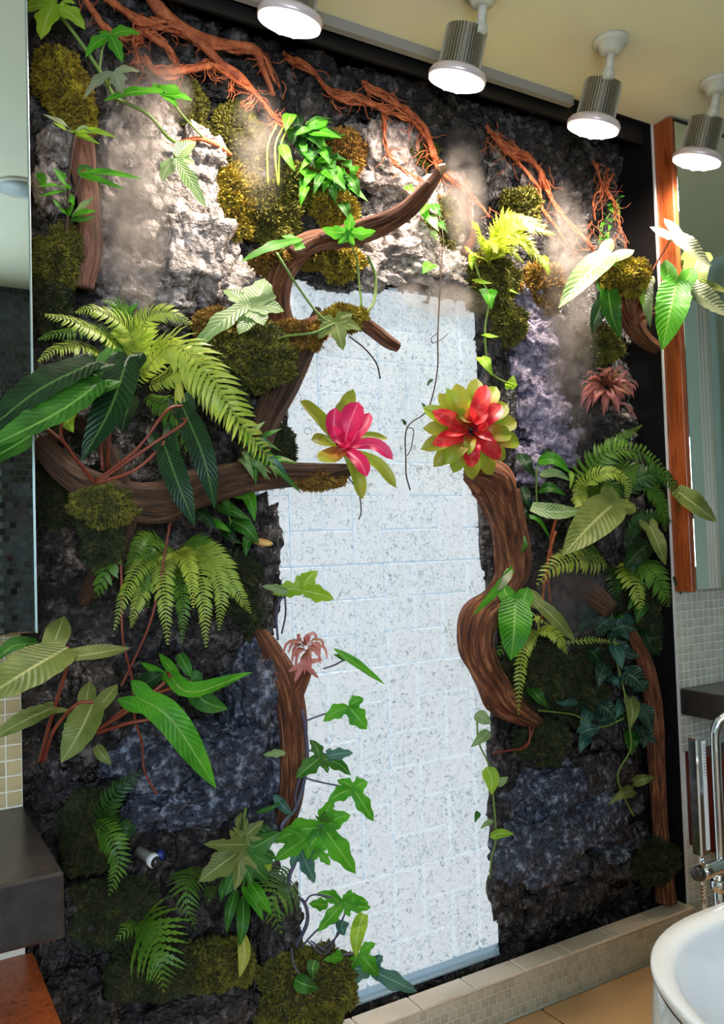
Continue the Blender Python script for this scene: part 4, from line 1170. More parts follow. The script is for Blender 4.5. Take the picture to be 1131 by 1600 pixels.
# leafy bunch
t = thing('leafy_bunch', 'dense bunch of glossy green leaves in the moss below the first lamp', 'plant', at_(480, 310, .06))
rr = random.Random(21)
for i in range(84):
    if i < 48: cx, cy, sx, sy = 480, 215, 26, 34
    else: cx, cy, sx, sy = 515, 270, 30, 22
    x, y = cx + rr.gauss(0, sx * .6), cy + rr.gauss(0, sy * .6)
    a = rr.uniform(-.5, 2.4); L = rr.uniform(22, 40); dd = rr.uniform(.06, .13)
    leaf(t, [(x, y, dd), (x + math.cos(a) * L * .5, y + math.sin(a) * L * .45 - 2, dd + .02), (x + math.cos(a) * L, y + math.sin(a) * L, dd + .01)], rr.uniform(13, 19), rr.choice(['bright', 'mid', 'mid', 'dark', 'bright']), 'ovate', fold=.3)
for pts, w in [([(480, 200, .13), (500, 196, .15), (512, 188, .15)], 22), ([(478, 205, .14), (505, 208, .16), (534, 216, .16)], 26), ([(440, 225, .12), (448, 245, .14), (461, 268, .14)], 18), ([(512, 260, .12), (525, 275, .15), (540, 297, .15)], 26), ([(455, 178, .12), (450, 190, .14), (446, 205, .14)], 22), ([(545, 285, .1), (558, 300, .12), (575, 315, .12)], 14)]:
    leaf(t, pts, w, 'bright', 'ovate', fold=.3)
for x in (418, 430, 438):
    stem(t, [(x + 14, 195, .1), (x, 230, .11), (x - 4 + rr.uniform(0, 10), 290, .1)], None, 3, mat('lime_stem', (176, 186, 70), rough=.5))
stem(t, [(482, 310, .06), (490, 260, .08), (480, 190, .1)], None, 4)

# variegated sprig with long thin vine
t = thing('hanging_vine', 'thin thread-like vine hanging in front of the glass bricks from a leafy sprig', 'vine', at_(685, 330, .1))
stem(t, [(684, 330, .1), (692, 370, .12), (689, 420, .13), (684, 520, .14), (683, 580, .14), (668, 640, .14), (636, 668, .14), (634, 720, .14), (635, 745, .14), (641, 766, .14)], None, 2.2, M_stemd)
stem(t, [(636, 668, .14), (646, 672, .14), (642, 700, .14), (636, 712, .14)], None, 1.6, M_stemd, 'tendril')
stem(t, [(684, 520, .14), (674, 528, .15), (676, 536, .15), (690, 530, .15), (700, 521, .15)], None, 1.5, M_stemd, 'tendril')
for pts, w, m in [([(668, 318, .11), (662, 328, .13), (656, 336, .13)], 15, 'bright'), ([(676, 318, .11), (682, 328, .13), (690, 340, .13)], 16, 'mid'), ([(672, 336, .11), (678, 350, .14), (686, 362, .14)], 18, 'pale'), ([(680, 345, .11), (690, 352, .14), (698, 362, .14)], 15, 'mid'), ([(660, 325, .1), (666, 340, .12), (672, 352, .12)], 14, 'bright'), ([(676, 360, .11), (680, 370, .13), (688, 378, .13)], 12, 'pale'), ([(636, 290, .09), (640, 294, .1), (648, 300, .1)], 16, 'bright'),
                  ([(676, 412, .13), (668, 418, .145), (660, 428, .145)], 22, 'bright'), ([(668, 640, .14), (662, 634, .145), (658, 628, .145)], 7, 'blue'), ([(676, 592, .14), (670, 598, .145), (668, 604, .145)], 6, 'dark'), ([(634, 664, .14), (630, 658, .14), (626, 655, .14)], 6, 'dark')]:
    leaf(t, pts, w, m, 'ovate', fold=.2, ripple=0)

# yellow fern and heart-leaf vine
t = thing('yellow_fern', 'bright yellow-green feathery fern right of the branch tip', 'fern', at_(765, 405, .1))
for pts, pl in [([(765, 402, .1), (800, 352, .2), (868, 366, .22)], 26), ([(765, 405, .1), (810, 375, .22), (860, 425, .22)], 26), ([(770, 398, .1), (790, 345, .18), (846, 344, .18)], 24), ([(762, 400, .1), (752, 368, .18), (738, 346, .18)], 20), ([(766, 398, .1), (810, 352, .17), (855, 352, .17)], 22), ([(768, 408, .1), (790, 388, .22), (818, 410, .24)], 22), ([(758, 405, .1), (742, 398, .18), (726, 386, .19)], 18), ([(766, 404, .12), (785, 370, .24), (815, 372, .27)], 26), ([(764, 404, .12), (770, 380, .24), (775, 395, .28)], 20)]:
    frond(t, pts, pl, 'f_yel', 26, wide=.34, curl=.15, ang=58, toothed=True)
t = thing('heart_leaf_vine', 'trailing vine with lime heart-shaped leaves hanging beside the right glass edge', 'vine', at_(742, 400, .1))
stem(t, [(738, 395, .12), (748, 430, .13), (764, 465, .14), (758, 510, .14), (760, 555, .14), (770, 585, .14), (795, 600, .14)], None, 3)
for pts, w, m in [([(742, 436, .13), (750, 440, .16), (770, 443, .16)], 14, 'lime'), ([(762, 452, .14), (764, 466, .17), (768, 484, .17)], 30, 'bright'), ([(756, 522, .14), (765, 525, .17), (780, 526, .17)], 12, 'lime'), ([(752, 558, .14), (760, 570, .17), (770, 588, .17)], 22, 'lime'), ([(797, 606, .15), (800, 597, .17), (802, 586, .17)], 20, 'lime'), ([(740, 396, .14), (736, 412, .16), (738, 424, .16)], 14, 'lime'), ([(786, 440, .1), (796, 452, .12), (812, 460, .12)], 10, 'lime'), ([(848, 400, .12), (852, 412, .14), (858, 432, .14)], 15, 'lime')]:
    leaf(t, pts, w, m, 'heart', fold=.2, ripple=0)
t = thing('creeping_sprig', 'small green creeping sprig below the hanging roots beside the black panel', 'plant', at_(940, 370, .05))
rr = random.Random(4)
stem(t, [(965, 310, .06), (955, 330, .06), (942, 350, .06), (938, 380, .06)], None, 2.5)
for i in range(26):
    u = rr.random(); x, y = 965 - 26 * u + rr.uniform(-8, 8), 308 + 66 * u + rr.uniform(-5, 5)
    a = rr.uniform(0, 6.28); leaf(t, [(x, y, .06), (x + math.cos(a) * 5, y + math.sin(a) * 4, .075), (x + math.cos(a) * 11, y + math.sin(a) * 10, .075)], 7, rr.choice(['bright', 'lime', 'mid']), 'ovate', ripple=0)

# ================================================================ strap plant upper right
t = thing('strap_philodendron', 'long strap-leaved philodendron on the mossy post before the teak cabinet', 'plant', at_(985, 520, .14))
leaf(t, [(955, 396, .20), (915, 430, .24), (872, 482, .25)], 42, 'pale', ears=.28, fold=.3)
leaf(t, [(945, 410, .2), (918, 425, .225), (880, 468, .235)], 24, 'bright', ears=.2, fold=.3)
leaf(t, [(950, 450, .16), (955, 490, .2), (970, 530, .2)], 34, 'mid', ears=.2, ripple=.12)
leaf(t, [(945, 465, .14), (932, 495, .17), (925, 522, .17)], 26, 'dark', ears=.2)
leaf(t, [(1052, 366, .24), (1080, 388, .28), (1112, 416, .29)], 34, 'white', ears=.42, fold=.2)
leaf(t, [(1058, 436, .26), (1046, 490, .30), (1034, 548, .30)], 54, 'bright', ears=.30, ripple=.14, fold=.2)
leaf(t, [(1075, 448, .25), (1100, 465, .28), (1140, 494, .30)], 44, 'white', ears=.2, fold=.2)
leaf(t, [(1092, 400, .22), (1085, 430, .24), (1100, 470, .26)], 40, 'olive', ears=.2)
leaf(t, [(1085, 450, .2), (1110, 448, .22), (1140, 458, .22)], 20, 'olive')
leaf(t, [(1012, 440, .18), (1010, 475, .2), (1016, 512, .2)], 20, 'white', ears=.2, ripple=.12)
leaf(t, [(990, 440, .18), (1000, 455, .2), (1004, 480, .2)], 14, 'lime', ears=.2)
for a in ([(985, 500, .15), (1010, 440, .2), (1052, 366, .24)], [(990, 510, .15), (1030, 470, .2), (1058, 436, .26)], [(990, 505, .15), (1040, 480, .2), (1075, 448, .25)], [(980, 500, .14), (960, 440, .17), (955, 396, .2)], [(985, 505, .14), (965, 470, .15), (950, 450, .16)], [(985, 500, .15), (1005, 470, .17), (1012, 440, .18)], [(1000, 500, .15), (1060, 450, .2), (1092, 400, .22)]):
    stem(t, a, None, 3.5, M_stemr, 'petiole')

# ================================================================ right-hand ferns
t = thing('boston_fern', 'arching green fern on the right wall under the rosy air plant', 'fern', at_(930, 830, .05))
for pts, pl, m in [
    ([(920, 800, .06), (915, 745, .14), (955, 705, .2), (1010, 712, .22), (1058, 770, .22), (1062, 800, .2)], 26, 'f_mid'),
    ([(915, 770, .06), (935, 720, .14), (965, 690, .18), (1003, 664, .18)], 18, 'f_mid'),
    ([(912, 800, .08), (915, 755, .16), (950, 738, .22), (980, 755, .24), (978, 790, .23)], 19, 'f_lime'),
    ([(905, 750, .1), (910, 790, .18), (930, 820, .22), (955, 830, .22)], 16, 'f_lime'),
    ([(950, 780, .06), (1000, 745, .14), (1040, 745, .17), (1070, 780, .16)], 24, 'f_dark'),
    ([(925, 790, .05), (940, 760, .12), (960, 765, .16), (955, 800, .18)], 16, 'f_mid'),
    ([(945, 740, .05), (985, 735, .12), (1030, 780, .15), (1040, 830, .14)], 22, 'f_mid'),
    ([(975, 850, .05), (1005, 810, .1), (1040, 808, .13), (1064, 820, .13)], 16, 'f_dark')]:
    frond(t, pts, pl, m, 46, wide=.2, curl=.25, ang=76)
t = thing('small_fern', 'fern with one lime frond reaching left behind the twisted log', 'fern', at_(940, 880, .05))
frond(t, [(945, 878, .08), (905, 872, .14), (865, 885, .17), (838, 915, .17)], 30, 'f_lime', 24, wide=.25, ang=74)
frond(t, [(945, 875, .06), (920, 858, .1), (890, 862, .12), (860, 880, .12)], 22, 'f_mid', 24, ang=74)
t = thing('small_fern', 'dark fern drooping at the right edge below the teak cabinet', 'fern', at_(985, 880, .05))
frond(t, [(985, 870, .07), (1010, 885, .15), (1032, 915, .18), (1046, 948, .18)], 30, 'f_mid', 24, wide=.24, ang=74)
frond(t, [(975, 880, .06), (988, 905, .13), (998, 935, .15), (1002, 955, .15)], 24, 'f_lime', 20, wide=.26, ang=74)
frond(t, [(968, 885, .05), (960, 910, .1), (962, 940, .11)], 20, 'f_dark', 18, ang=74)
t = thing('small_fern', 'upright hanging lime frond plant in the crook of the twisted log', 'fern', at_(840, 985, .08))
frond(t, [(838, 985, .1), (820, 1010, .17), (812, 1060, .2), (810, 1118, .2)], 15, 'f_lime', 30, wide=.36, ang=80)
frond(t, [(840, 985, .1), (860, 985, .15), (875, 1000, .17), (886, 1022, .17)], 15, 'f_lime', 18, wide=.36, ang=80)
frond(t, [(840, 985, .1), (842, 970, .15), (836, 965, .16), (860, 978, .17)], 12, 'f_yel', 14, wide=.36)
frond(t, [(838, 990, .1), (800, 1000, .14), (780, 1020, .15), (772, 1040, .15)], 15, 'f_mid', 16, wide=.36)
frond(t, [(880, 1005, .06), (920, 1000, .1), (950, 1002, .11), (982, 1010, .11)], 8, 'f_lime', 20, wide=.4)

# strap leaves of the right middle
t = thing('strap_philodendron', 'broad olive strap-leaved philodendron in the middle of the right wall', 'plant', at_(900, 870, .06))
leaf(t, [(965, 782, .20), (928, 815, .24), (878, 868, .25)], 62, 'olive', ears=.15, fold=.2)
leaf(t, [(830, 792, .16), (865, 800, .2), (908, 798, .2)], 28, 'pale', ears=.0, fold=.2)
leaf(t, [(1055, 765, .2), (1085, 788, .24), (1120, 815, .25)], 38, 'olive', fold=.25)
leaf(t, [(1015, 822, .16), (1028, 850, .2), (1040, 884, .2)], 26, 'olive', ears=.25)
leaf(t, [(1012, 850, .12), (990, 870, .15), (975, 890, .15)], 34, 'dark', ears=.1)
leaf(t, [(835, 938, .16), (865, 965, .2), (900, 1004, .2)], 24, 'olive', ears=.2)
leaf(t, [(1050, 880, .1), (1058, 905, .14), (1064, 930, .14)], 16, 'dark')
for a in ([(900, 880, .06), (930, 820, .12), (965, 782, .2)], [(870, 900, .08), (860, 850, .12), (872, 800, .18)], [(860, 940, .08), (855, 880, .12), (868, 830, .15)], [(845, 970, .08), (852, 900, .12), (865, 840, .14)]):
    stem(t, a, None, 4, M_root, 'petiole')
t = thing('arrow_leaf_plant', 'upright arrow-shaped green leaf plant in front of the twisted log', 'plant', at_(800, 960, .18))
leaf(t, [(805, 935, .2), (803, 985, .24), (798, 1032, .24)], 54, 'bright', ears=.26, fold=.2, ripple=.06)
leaf(t, [(800, 888, .19), (775, 920, .21), (738, 962, .21)], 18, 'bright', roll=.8)
leaf(t, [(796, 890, .19), (790, 905, .21), (775, 925, .21)], 14, 'white')
stem(t, [(815, 1000, .12), (818, 960, .16), (805, 935, .2)], None, 4)
t = thing('dark_leaf_plant', 'glossy dark-leaved plant beneath the mauve rock column', 'plant', at_(840, 790, .08))
for pts, w, m in [([(812, 708, .1), (822, 725, .14), (836, 746, .14)], 24, 'dark'), ([(838, 722, .1), (865, 718, .14), (892, 740, .15)], 22, 'bright'), ([(842, 742, .1), (870, 740, .14), (892, 752, .15)], 16, 'pale'), ([(840, 768, .1), (860, 762, .14), (884, 774, .14)], 18, 'mid'), ([(815, 760, .1), (822, 780, .13), (830, 800, .13)], 18, 'dark'), ([(805, 830, .12), (815, 850, .15), (808, 870, .15)], 18, 'mid'), ([(815, 806, .12), (840, 812, .15), (860, 842, .15)], 8, 'bright'), ([(818, 812, .12), (816, 830, .14), (820, 845, .14)], 7, 'lime'), ([(890, 735, .14), (893, 748, .16), (890, 765, .16)], 8, 'lime'), ([(808, 790, .1), (818, 800, .14), (830, 815, .14)], 14, 'dark'), ([(800, 870, .12), (815, 855, .15), (825, 848, .15)], 18, 'mid'), ([(850, 700, .08), (860, 710, .11), (878, 722, .11)], 14, 'dark')]:
    leaf(t, pts, w, m, 'ovate', fold=.25)
stem(t, [(840, 800, .08), (838, 770, .09), (838, 722, .1)], None, 3)

# dark vine lower right
t = thing('silver_vein_vine', 'dark vine with silver-veined round leaves trailing down beside the slender post', 'vine', at_(975, 1270, .08))
stem(t, [(955, 955, .1), (960, 1000, .11), (965, 1040, .12), (975, 1080, .13), (982, 1130, .13), (985, 1170, .12), (965, 1210, .11), (975, 1245, .11), (990, 1275, .11)], None, 3)
for pts, w, m in [([(975, 1050, .13), (992, 1060, .16), (1008, 1078, .16)], 40, 'dkvein'), ([(985, 1090, .13), (988, 1112, .16), (985, 1138, .16)], 26, 'olive'), ([(1000, 1105, .13), (1010, 1120, .15), (1018, 1142, .15)], 32, 'dkvein'), ([(955, 985, .12), (975, 978, .15), (995, 985, .15)], 26, 'dkvein'), ([(930, 985, .1), (945, 972, .13), (960, 965, .13)], 30, 'dkvein'), ([(960, 1010, .12), (968, 1030, .15), (972, 1046, .15)], 24, 'blue'), ([(945, 1040, .1), (938, 1055, .13), (935, 1075, .13)], 30, 'dkvein'), ([(950, 1060, .1), (962, 1065, .13), (968, 1075, .13)], 16, 'blue'), ([(935, 1100, .08), (950, 1110, .11), (965, 1130, .11)], 30, 'dkvein'), ([(990, 1222, .12), (1005, 1218, .15), (1024, 1214, .15)], 18, 'olive'), ([(990, 1235, .12), (970, 1242, .15), (950, 1258, .15)], 20, 'olive'), ([(960, 1005, .1), (980, 1020, .13), (1000, 1025, .13)], 26, 'dkvein'), ([(1000, 1140, .1), (1008, 1155, .13), (1005, 1170, .13)], 18, 'dkvein'), ([(930, 965, .08), (915, 975, .11), (900, 990, .11)], 28, 'dkvein'), ([(900, 1095, .08), (880, 1100, .1), (865, 1095, .1)], 14, 'blue'), ([(830, 1075, .1), (842, 1090, .13), (856, 1105, .13)], 22, 'mid'), ([(985, 850, .1), (995, 870, .14), (985, 895, .14)], 28, 'dkvein')]:
    leaf(t, pts, w, m, 'heart', fold=.2, ripple=0)
rr = random.Random(77)
for i in range(26):
    x, y = rr.uniform(905, 1010), rr.uniform(925, 1150); a_ = rr.uniform(-.4, 2.2); L_ = rr.uniform(24, 38); dd = rr.uniform(.06, .1)
    leaf(t, [(x, y, dd), (x + math.cos(a_) * L_ * .5, y + math.sin(a_) * L_ * .5 - 3, dd + .025), (x + math.cos(a_) * L_, y + math.sin(a_) * L_, dd + .02)], L_ * .75, rr.choice(['dkvein', 'dkvein', 'dark', 'blue', 'mid']), 'heart', fold=.2, ripple=0)
stem(t, [(840, 1110, .1), (870, 1113, .1), (900, 1118, .1), (925, 1133, .1), (945, 1135, .1), (975, 1122, .12)], None, 2.5, None, 'runner')
t = thing('creeping_vine', 'pale green creeping vine at the lower right edge of the glass bricks', 'vine', at_(770, 1370, .06))
stem(t, [(745, 1120, .09), (748, 1160, .09), (765, 1200, .08), (772, 1260, .08), (775, 1310, .08), (768, 1340, .08), (765, 1372, .08)], None, 3)
for pts, w, m in [([(742, 1115, .1), (755, 1122, .12), (768, 1130, .12)], 22, 'pale'), ([(765, 1142, .1), (750, 1155, .12), (735, 1168, .12)], 18, 'pale'), ([(760, 1198, .1), (768, 1218, .12), (768, 1242, .12)], 26, 'lime'), ([(775, 1225, .1), (785, 1220, .12), (794, 1214, .12)], 14, 'pale'), ([(765, 1308, .1), (783, 1302, .12), (803, 1303, .12)], 14, 'lime'), ([(748, 1268, .1), (744, 1278, .12), (742, 1286, .12)], 10, 'mid'), ([(770, 1282, .1), (758, 1288, .11), (750, 1296, .11)], 9, 'pale')]:
    leaf(t, pts, w, m, 'ovate', fold=.15, ripple=0)

# ================================================================ leaves around the branch
t = thing('branch_philodendron', 'lobed philodendron with a big silvery leaf on the driftwood branch left of the glass', 'plant', at_(435, 440, .16))
lobed(t, (388, 474), (296, 552), 'pale', ((-70, .36, .5), (-125, .42, .5), (160, .55, .5), (95, .42, .4), (-28, .5, .35)), .24, d=.26)
lobed(t, (545, 362), (548, 333), 'bright', ((82, 1.5, .55), (-88, 1.6, .55), (150, .8, .5), (-140, .9, .5)), .6, d=.27, fold=.2)
lobed(t, (470, 374), (374, 410), 'bright', ((40, .25, .3), (-35, .25, .3)), .16, d=.25)
lobed(t, (524, 504), (536, 548), 'olive', ((60, .8, .5), (-65, .9, .5), (-110, .75, .5), (120, .6, .5)), .5, d=.27)
stem(t, [(432, 395, .22), (460, 440, .24), (495, 488, .25), (518, 506, .26)], None, 4)
stem(t, [(575, 402, .2), (586, 430, .21), (585, 468, .22), (575, 486, .23), (562, 496, .23)], None, 5)
stem(t, [(558, 408, .2), (562, 450, .21), (566, 490, .22)], None, 3.5)
stem(t, [(420, 535, .18), (450, 525, .22), (490, 520, .25), (522, 506, .27)], None, 4, None, 'petiole')
stem(t, [(420, 520, .18), (405, 495, .22), (390, 475, .26)], None, 4, None, 'petiole')
stem(t, [(545, 360, .27), (550, 385, .22), (558, 408, .2)], None, 3, None, 'petiole')
stem(t, [(470, 374, .25), (450, 385, .22), (434, 398, .2)], None, 3, None, 'petiole')
stem(t, [(545, 525, .26), (570, 545, .26), (588, 568, .26), (594, 592, .26)], None, 2.5, M_stemd, 'aerial_root')

# ================================================================ left big fern
t = thing('boston_fern', 'big yellow-green fern spreading over the left limb beneath the pale rocks', 'fern', at_(225, 640, .12))
for pts, pl, m in [
    ([(215, 590, .14), (170, 530, .24), (120, 505, .29), (70, 492, .31)], 36, 'f_lime'), ([(220, 585, .13), (200, 515, .22), (150, 485, .26), (118, 488, .27)], 34, 'f_lime'),
    ([(222, 580, .12), (225, 505, .2), (258, 488, .24), (300, 506, .25)], 32, 'f_lime'), ([(210, 600, .14), (140, 545, .25), (90, 545, .30), (60, 565, .32)], 34, 'f_lime'),
    ([(215, 590, .16), (270, 540, .26), (330, 590, .33), (380, 665, .34), (442, 742, .30)], 46, 'f_lime'), ([(235, 600, .14), (290, 580, .24), (345, 630, .28), (400, 700, .28)], 40, 'f_lime'),
    ([(222, 575, .12), (195, 505, .18), (185, 478, .2), (160, 470, .21)], 26, 'f_mid'), ([(225, 590, .12), (250, 545, .18), (300, 555, .22), (340, 575, .22)], 30, 'f_yel'),
    ([(215, 600, .12), (160, 590, .22), (110, 600, .26), (66, 640, .28)], 30, 'f_mid'), ([(230, 620, .14), (270, 640, .22), (300, 690, .25), (330, 740, .24)], 30, 'f_mid'),
    ([(215, 580, .12), (160, 520, .2), (100, 520, .25), (60, 530, .26)], 30, 'f_mid')]:
    frond(t, pts, pl, m, 40, wide=.17, curl=.3, ang=70)
leaf(t, [(205, 485, .12), (186, 476, .14), (184, 460, .14)], 8, 'mid', 'lance')
leaf(t, [(195, 500, .12), (205, 485, .14), (218, 472, .15)], 10, 'bright', 'lance')

# strap plant on the left limb
t = thing('strap_philodendron', 'glossy dark strap-leaved philodendron reaching left across the tall mirror', 'plant', at_(150, 760, .26))
leaf(t, [(150, 565, .36), (60, 610, .42), (-40, 690, .46)], 64, 'dark', ears=.08, fold=.25, ripple=.08)
leaf(t, [(160, 595, .38), (90, 645, .45), (-30, 705, .5)], 64, 'mid', ears=.08, fold=.3, ripple=.08)
leaf(t, [(200, 558, .34), (172, 640, .40), (126, 722, .40)], 62, 'dark', ears=.08, fold=.25, ripple=.08)
leaf(t, [(178, 545, .30), (165, 575, .34), (145, 600, .35)], 36, 'mid')
leaf(t, [(205, 620, .26), (196, 650, .29), (190, 678, .29)], 34, 'dark')
leaf(t, [(255, 690, .32), (278, 755, .36), (305, 824, .36)], 40, 'dark', ears=.22, fold=.2, ripple=.06)
leaf(t, [(283, 630, .30), (318, 715, .35), (336, 796, .34)], 40, 'dark', ears=.1, fold=.25, ripple=.06)
leaf(t, [(262, 660, .28), (270, 700, .3), (280, 745, .3)], 22, 'mid')
leaf(t, [(278, 600, .28), (282, 640, .3), (276, 665, .3)], 16, 'ylw', 'lance')
leaf(t, [(108, 640, .26), (106, 660, .3), (115, 676, .3)], 30, 'lime')
for a in ([(148, 752, .27), (110, 705, .3), (95, 670, .33), (120, 600, .36)], [(150, 752, .27), (215, 700, .32), (260, 642, .33), (284, 634, .31)], [(150, 755, .27), (230, 700, .31), (290, 660, .32), (280, 655, .31)], [(152, 755, .27), (210, 735, .31), (250, 700, .32), (256, 690, .32)], [(160, 735, .27), (158, 690, .28), (160, 600, .36)], [(168, 730, .27), (172, 680, .3), (195, 570, .33)], [(148, 755, .27), (120, 720, .28), (98, 690, .29), (60, 660, .3)]):
    stem(t, a, None, 5, M_stemr, 'petiole', 7)

# hanging fern, left middle
t = thing('hanging_fern', 'lime-green fern hanging below the left driftwood limb', 'fern', at_(275, 860, .08))
for pts, pl, m in [
    ([(270, 860, .1), (225, 880, .2), (195, 930, .24), (178, 985, .24)], 22, 'f_lime'), ([(275, 865, .1), (255, 890, .22), (258, 950, .27), (262, 1008, .27)], 24, 'f_lime'),
    ([(280, 862, .1), (305, 880, .2), (318, 940, .26), (322, 1012, .26)], 22, 'f_lime'), ([(278, 865, .1), (280, 900, .2), (286, 950, .25), (284, 1003, .25)], 22, 'f_mid'),
    ([(285, 860, .1), (325, 870, .19), (345, 920, .23), (342, 985, .23)], 22, 'f_lime'), ([(285, 858, .1), (335, 868, .18), (368, 920, .22), (392, 958, .22)], 24, 'f_lime'),
    ([(270, 865, .1), (235, 900, .18), (212, 950, .21), (205, 980, .21)], 24, 'f_lime'), ([(268, 858, .08), (225, 840, .14), (205, 880, .18), (195, 915, .18)], 20, 'f_mid'),
    ([(280, 858, .08), (310, 850, .14), (345, 880, .17), (370, 915, .18)], 22, 'f_mid'), ([(272, 858, .08), (240, 850, .16), (225, 900, .2), (232, 950, .2)], 22, 'f_mid'), ([(275, 860, .1), (290, 870, .22), (300, 910, .26), (302, 950, .26)], 22, 'f_yel')]:
    frond(t, pts, pl, m, 40, wide=.24, curl=.25, ang=74)
t = thing('pinnate_sprig', 'small sprig of paired leaflets hanging under the left moss lump', 'fern', at_(160, 930, .18))
frond(t, [(178, 845, .2), (168, 885, .22), (158, 915, .22), (148, 935, .2)], 24, 'f_mid', 10, wide=.4, ang=60)

# leaf clusters left of the glass
t = thing('narrow_leaf_plant', 'pale narrow-leaved plant on the broad limb at the left glass edge', 'plant', at_(400, 745, .2))
rr = random.Random(8)
for i in range(24):
    x, y = 388 + rr.gauss(0, 14), 705 + rr.gauss(0, 14); a = rr.uniform(-.9, 1.6); L = rr.uniform(30, 62)
    leaf(t, [(x, y, .24), (x + math.cos(a) * L * .5, y + math.sin(a) * L * .4 - 5, .29), (x + math.cos(a) * L, y + math.sin(a) * L, .28)], rr.uniform(8, 13), rr.choice(['pale', 'bright', 'mid', 'blue', 'pale']), 'lance', fold=.3)
leaf(t, [(405, 712, .26), (435, 735, .31), (472, 772, .32)], 12, 'mid', 'lance'); leaf(t, [(400, 715, .26), (428, 720, .31), (450, 745, .31)], 12, 'blue', 'lance')
t = thing('shade_plant', 'dark green broad-leaved plant under the limb above the hanging fern', 'plant', at_(365, 850, .1))
for pts, w, m in [([(300, 795, .1), (320, 808, .15), (338, 826, .16)], 26, 'dark'), ([(340, 790, .1), (365, 800, .15), (392, 812, .16)], 22, 'mid'), ([(360, 812, .1), (385, 826, .15), (405, 850, .15)], 30, 'mid'), ([(335, 760, .1), (350, 780, .14), (362, 800, .14)], 20, 'mid'), ([(380, 760, .1), (392, 785, .14), (398, 815, .14)], 22, 'bright'), ([(350, 820, .1), (360, 838, .14), (378, 850, .14)], 22, 'dark'), ([(395, 835, .1), (386, 850, .14), (384, 870, .14)], 20, 'mid'), ([(320, 815, .1), (345, 822, .14), (362, 832, .14)], 16, 'bright'), ([(352, 765, .1), (370, 775, .14), (390, 778, .14)], 14, 'bright')]:
    leaf(t, pts, w, m, 'ovate', fold=.25)
stem(t, [(365, 850, .1), (360, 815, .11), (350, 780, .12)], None, 3)
t = thing('bracket_fungus', 'small tan bracket fungus at the left edge of the glass bricks', 'fungus', at_(410, 850, .1))
c = P(410, 848, .11); k = MPP(c)
V, F = lathe(c, (0.1, -0.3, 1), [(4 * k, -5 * k), (14 * k, -2 * k), (17 * k, 1 * k), (13 * k, 3.5 * k), (0, 4 * k)], 22); part('cap', V, F, mat('tan_fungus', (214, 176, 104), (196, 150, 84), 40, .6), t)
V, F = lathe(c, (0.3, 1, -.5), [(6 * k, 0), (5 * k, 14 * k)], 12); part('stalk', V, F, M_cut, t)

# ================================================================ lower left
t = thing('strap_philodendron', 'broad olive strap-leaved philodendron reaching over the vanity counter', 'plant', at_(70, 1190, .16))
leaf(t, [(105, 1012, .36), (48, 1045, .42), (-40, 1100, .46)], 78, 'olive', ears=.46, fold=.15, ripple=.05, earspread=.5)
leaf(t, [(146, 1098, .28), (124, 1145, .32), (95, 1192, .32)], 54, 'olive', ears=.42, ripple=.14, fold=.2)
leaf(t, [(85, 1105, .30), (40, 1125, .36), (-20, 1158, .38)], 36, 'olive', ears=.15, ripple=.12)
leaf(t, [(60, 1005, .28), (20, 1010, .32), (-10, 1035, .34)], 30, 'mid')
leaf(t, [(262, 1052, .24), (300, 1082, .29), (394, 1050, .30)], 34, 'bright', ears=.3, fold=.35, roll=.5)
leaf(t, [(212, 1088, .26), (268, 1125, .31), (338, 1232, .32)], 46, 'bright', ears=.12, fold=.25)
leaf(t, [(300, 1065, .24), (318, 1095, .26), (356, 1108, .26)], 34, 'mid', ears=.2)
leaf(t, [(280, 1022, .24), (290, 1040, .26), (300, 1060, .26)], 18, 'mid')
leaf(t, [(150, 1165, .24), (160, 1180, .26), (174, 1195, .26)], 18, 'olive')
leaf(t, [(215, 1075, .22), (240, 1060, .25), (255, 1050, .25)], 30, 'dark', ears=.2)
leaf(t, [(110, 1112, .22), (105, 1130, .24), (112, 1140, .24)], 30, 'dark')
for a in ([(62, 1190, .18), (78, 1130, .26), (105, 1040, .33), (105, 1012, .36)], [(68, 1190, .18), (85, 1140, .24), (120, 1100, .27), (146, 1098, .28)], [(150, 1142, .2), (200, 1110, .24), (262, 1062, .25), (262, 1052, .24)], [(150, 1146, .2), (200, 1130, .24), (240, 1120, .26), (218, 1092, .26)], [(155, 1140, .2), (215, 1095, .24), (300, 1065, .24)], [(62, 1190, .18), (75, 1140, .26), (85, 1105, .3)]):
    stem(t, a, None, 6, M_stemr, 'petiole', 7)
t = thing('small_fern', 'small fern with two dark fronds beside the lower left counter', 'fern', at_(165, 1300, .1))
frond(t, [(168, 1300, .12), (165, 1270, .16), (185, 1235, .18), (222, 1203, .18)], 26, 'f_dark', 20, wide=.26, ang=72)
frond(t, [(165, 1298, .12), (190, 1296, .16), (215, 1302, .16)], 22, 'f_dark', 14, wide=.26, ang=72)
frond(t, [(150, 1285, .14), (170, 1305, .2), (185, 1345, .22), (170, 1400, .22)], 26, 'f_mid', 22, wide=.26, ang=72)
t = thing('broad_fern', 'broad triangular toothed fern frond low in the left corner', 'fern', at_(225, 1450, .12))
PT = lambda u: max(.06, (1 - u) ** .8 * min(1, .55 + 3 * u))
frond(t, [(222, 1436, .16), (232, 1450, .2), (250, 1495, .25), (256, 1552, .25)], 84, 'f_mid', 15, wide=.17, toothed=True, prof=PT, ang=62)
frond(t, [(222, 1436, .14), (200, 1452, .18), (180, 1470, .19)], 34, 'f_mid', 10, wide=.3, toothed=True, prof=PT, ang=62)
t = thing('broad_fern', 'toothed fern frond hanging below the split-leaf plant', 'fern', at_(300, 1370, .12))
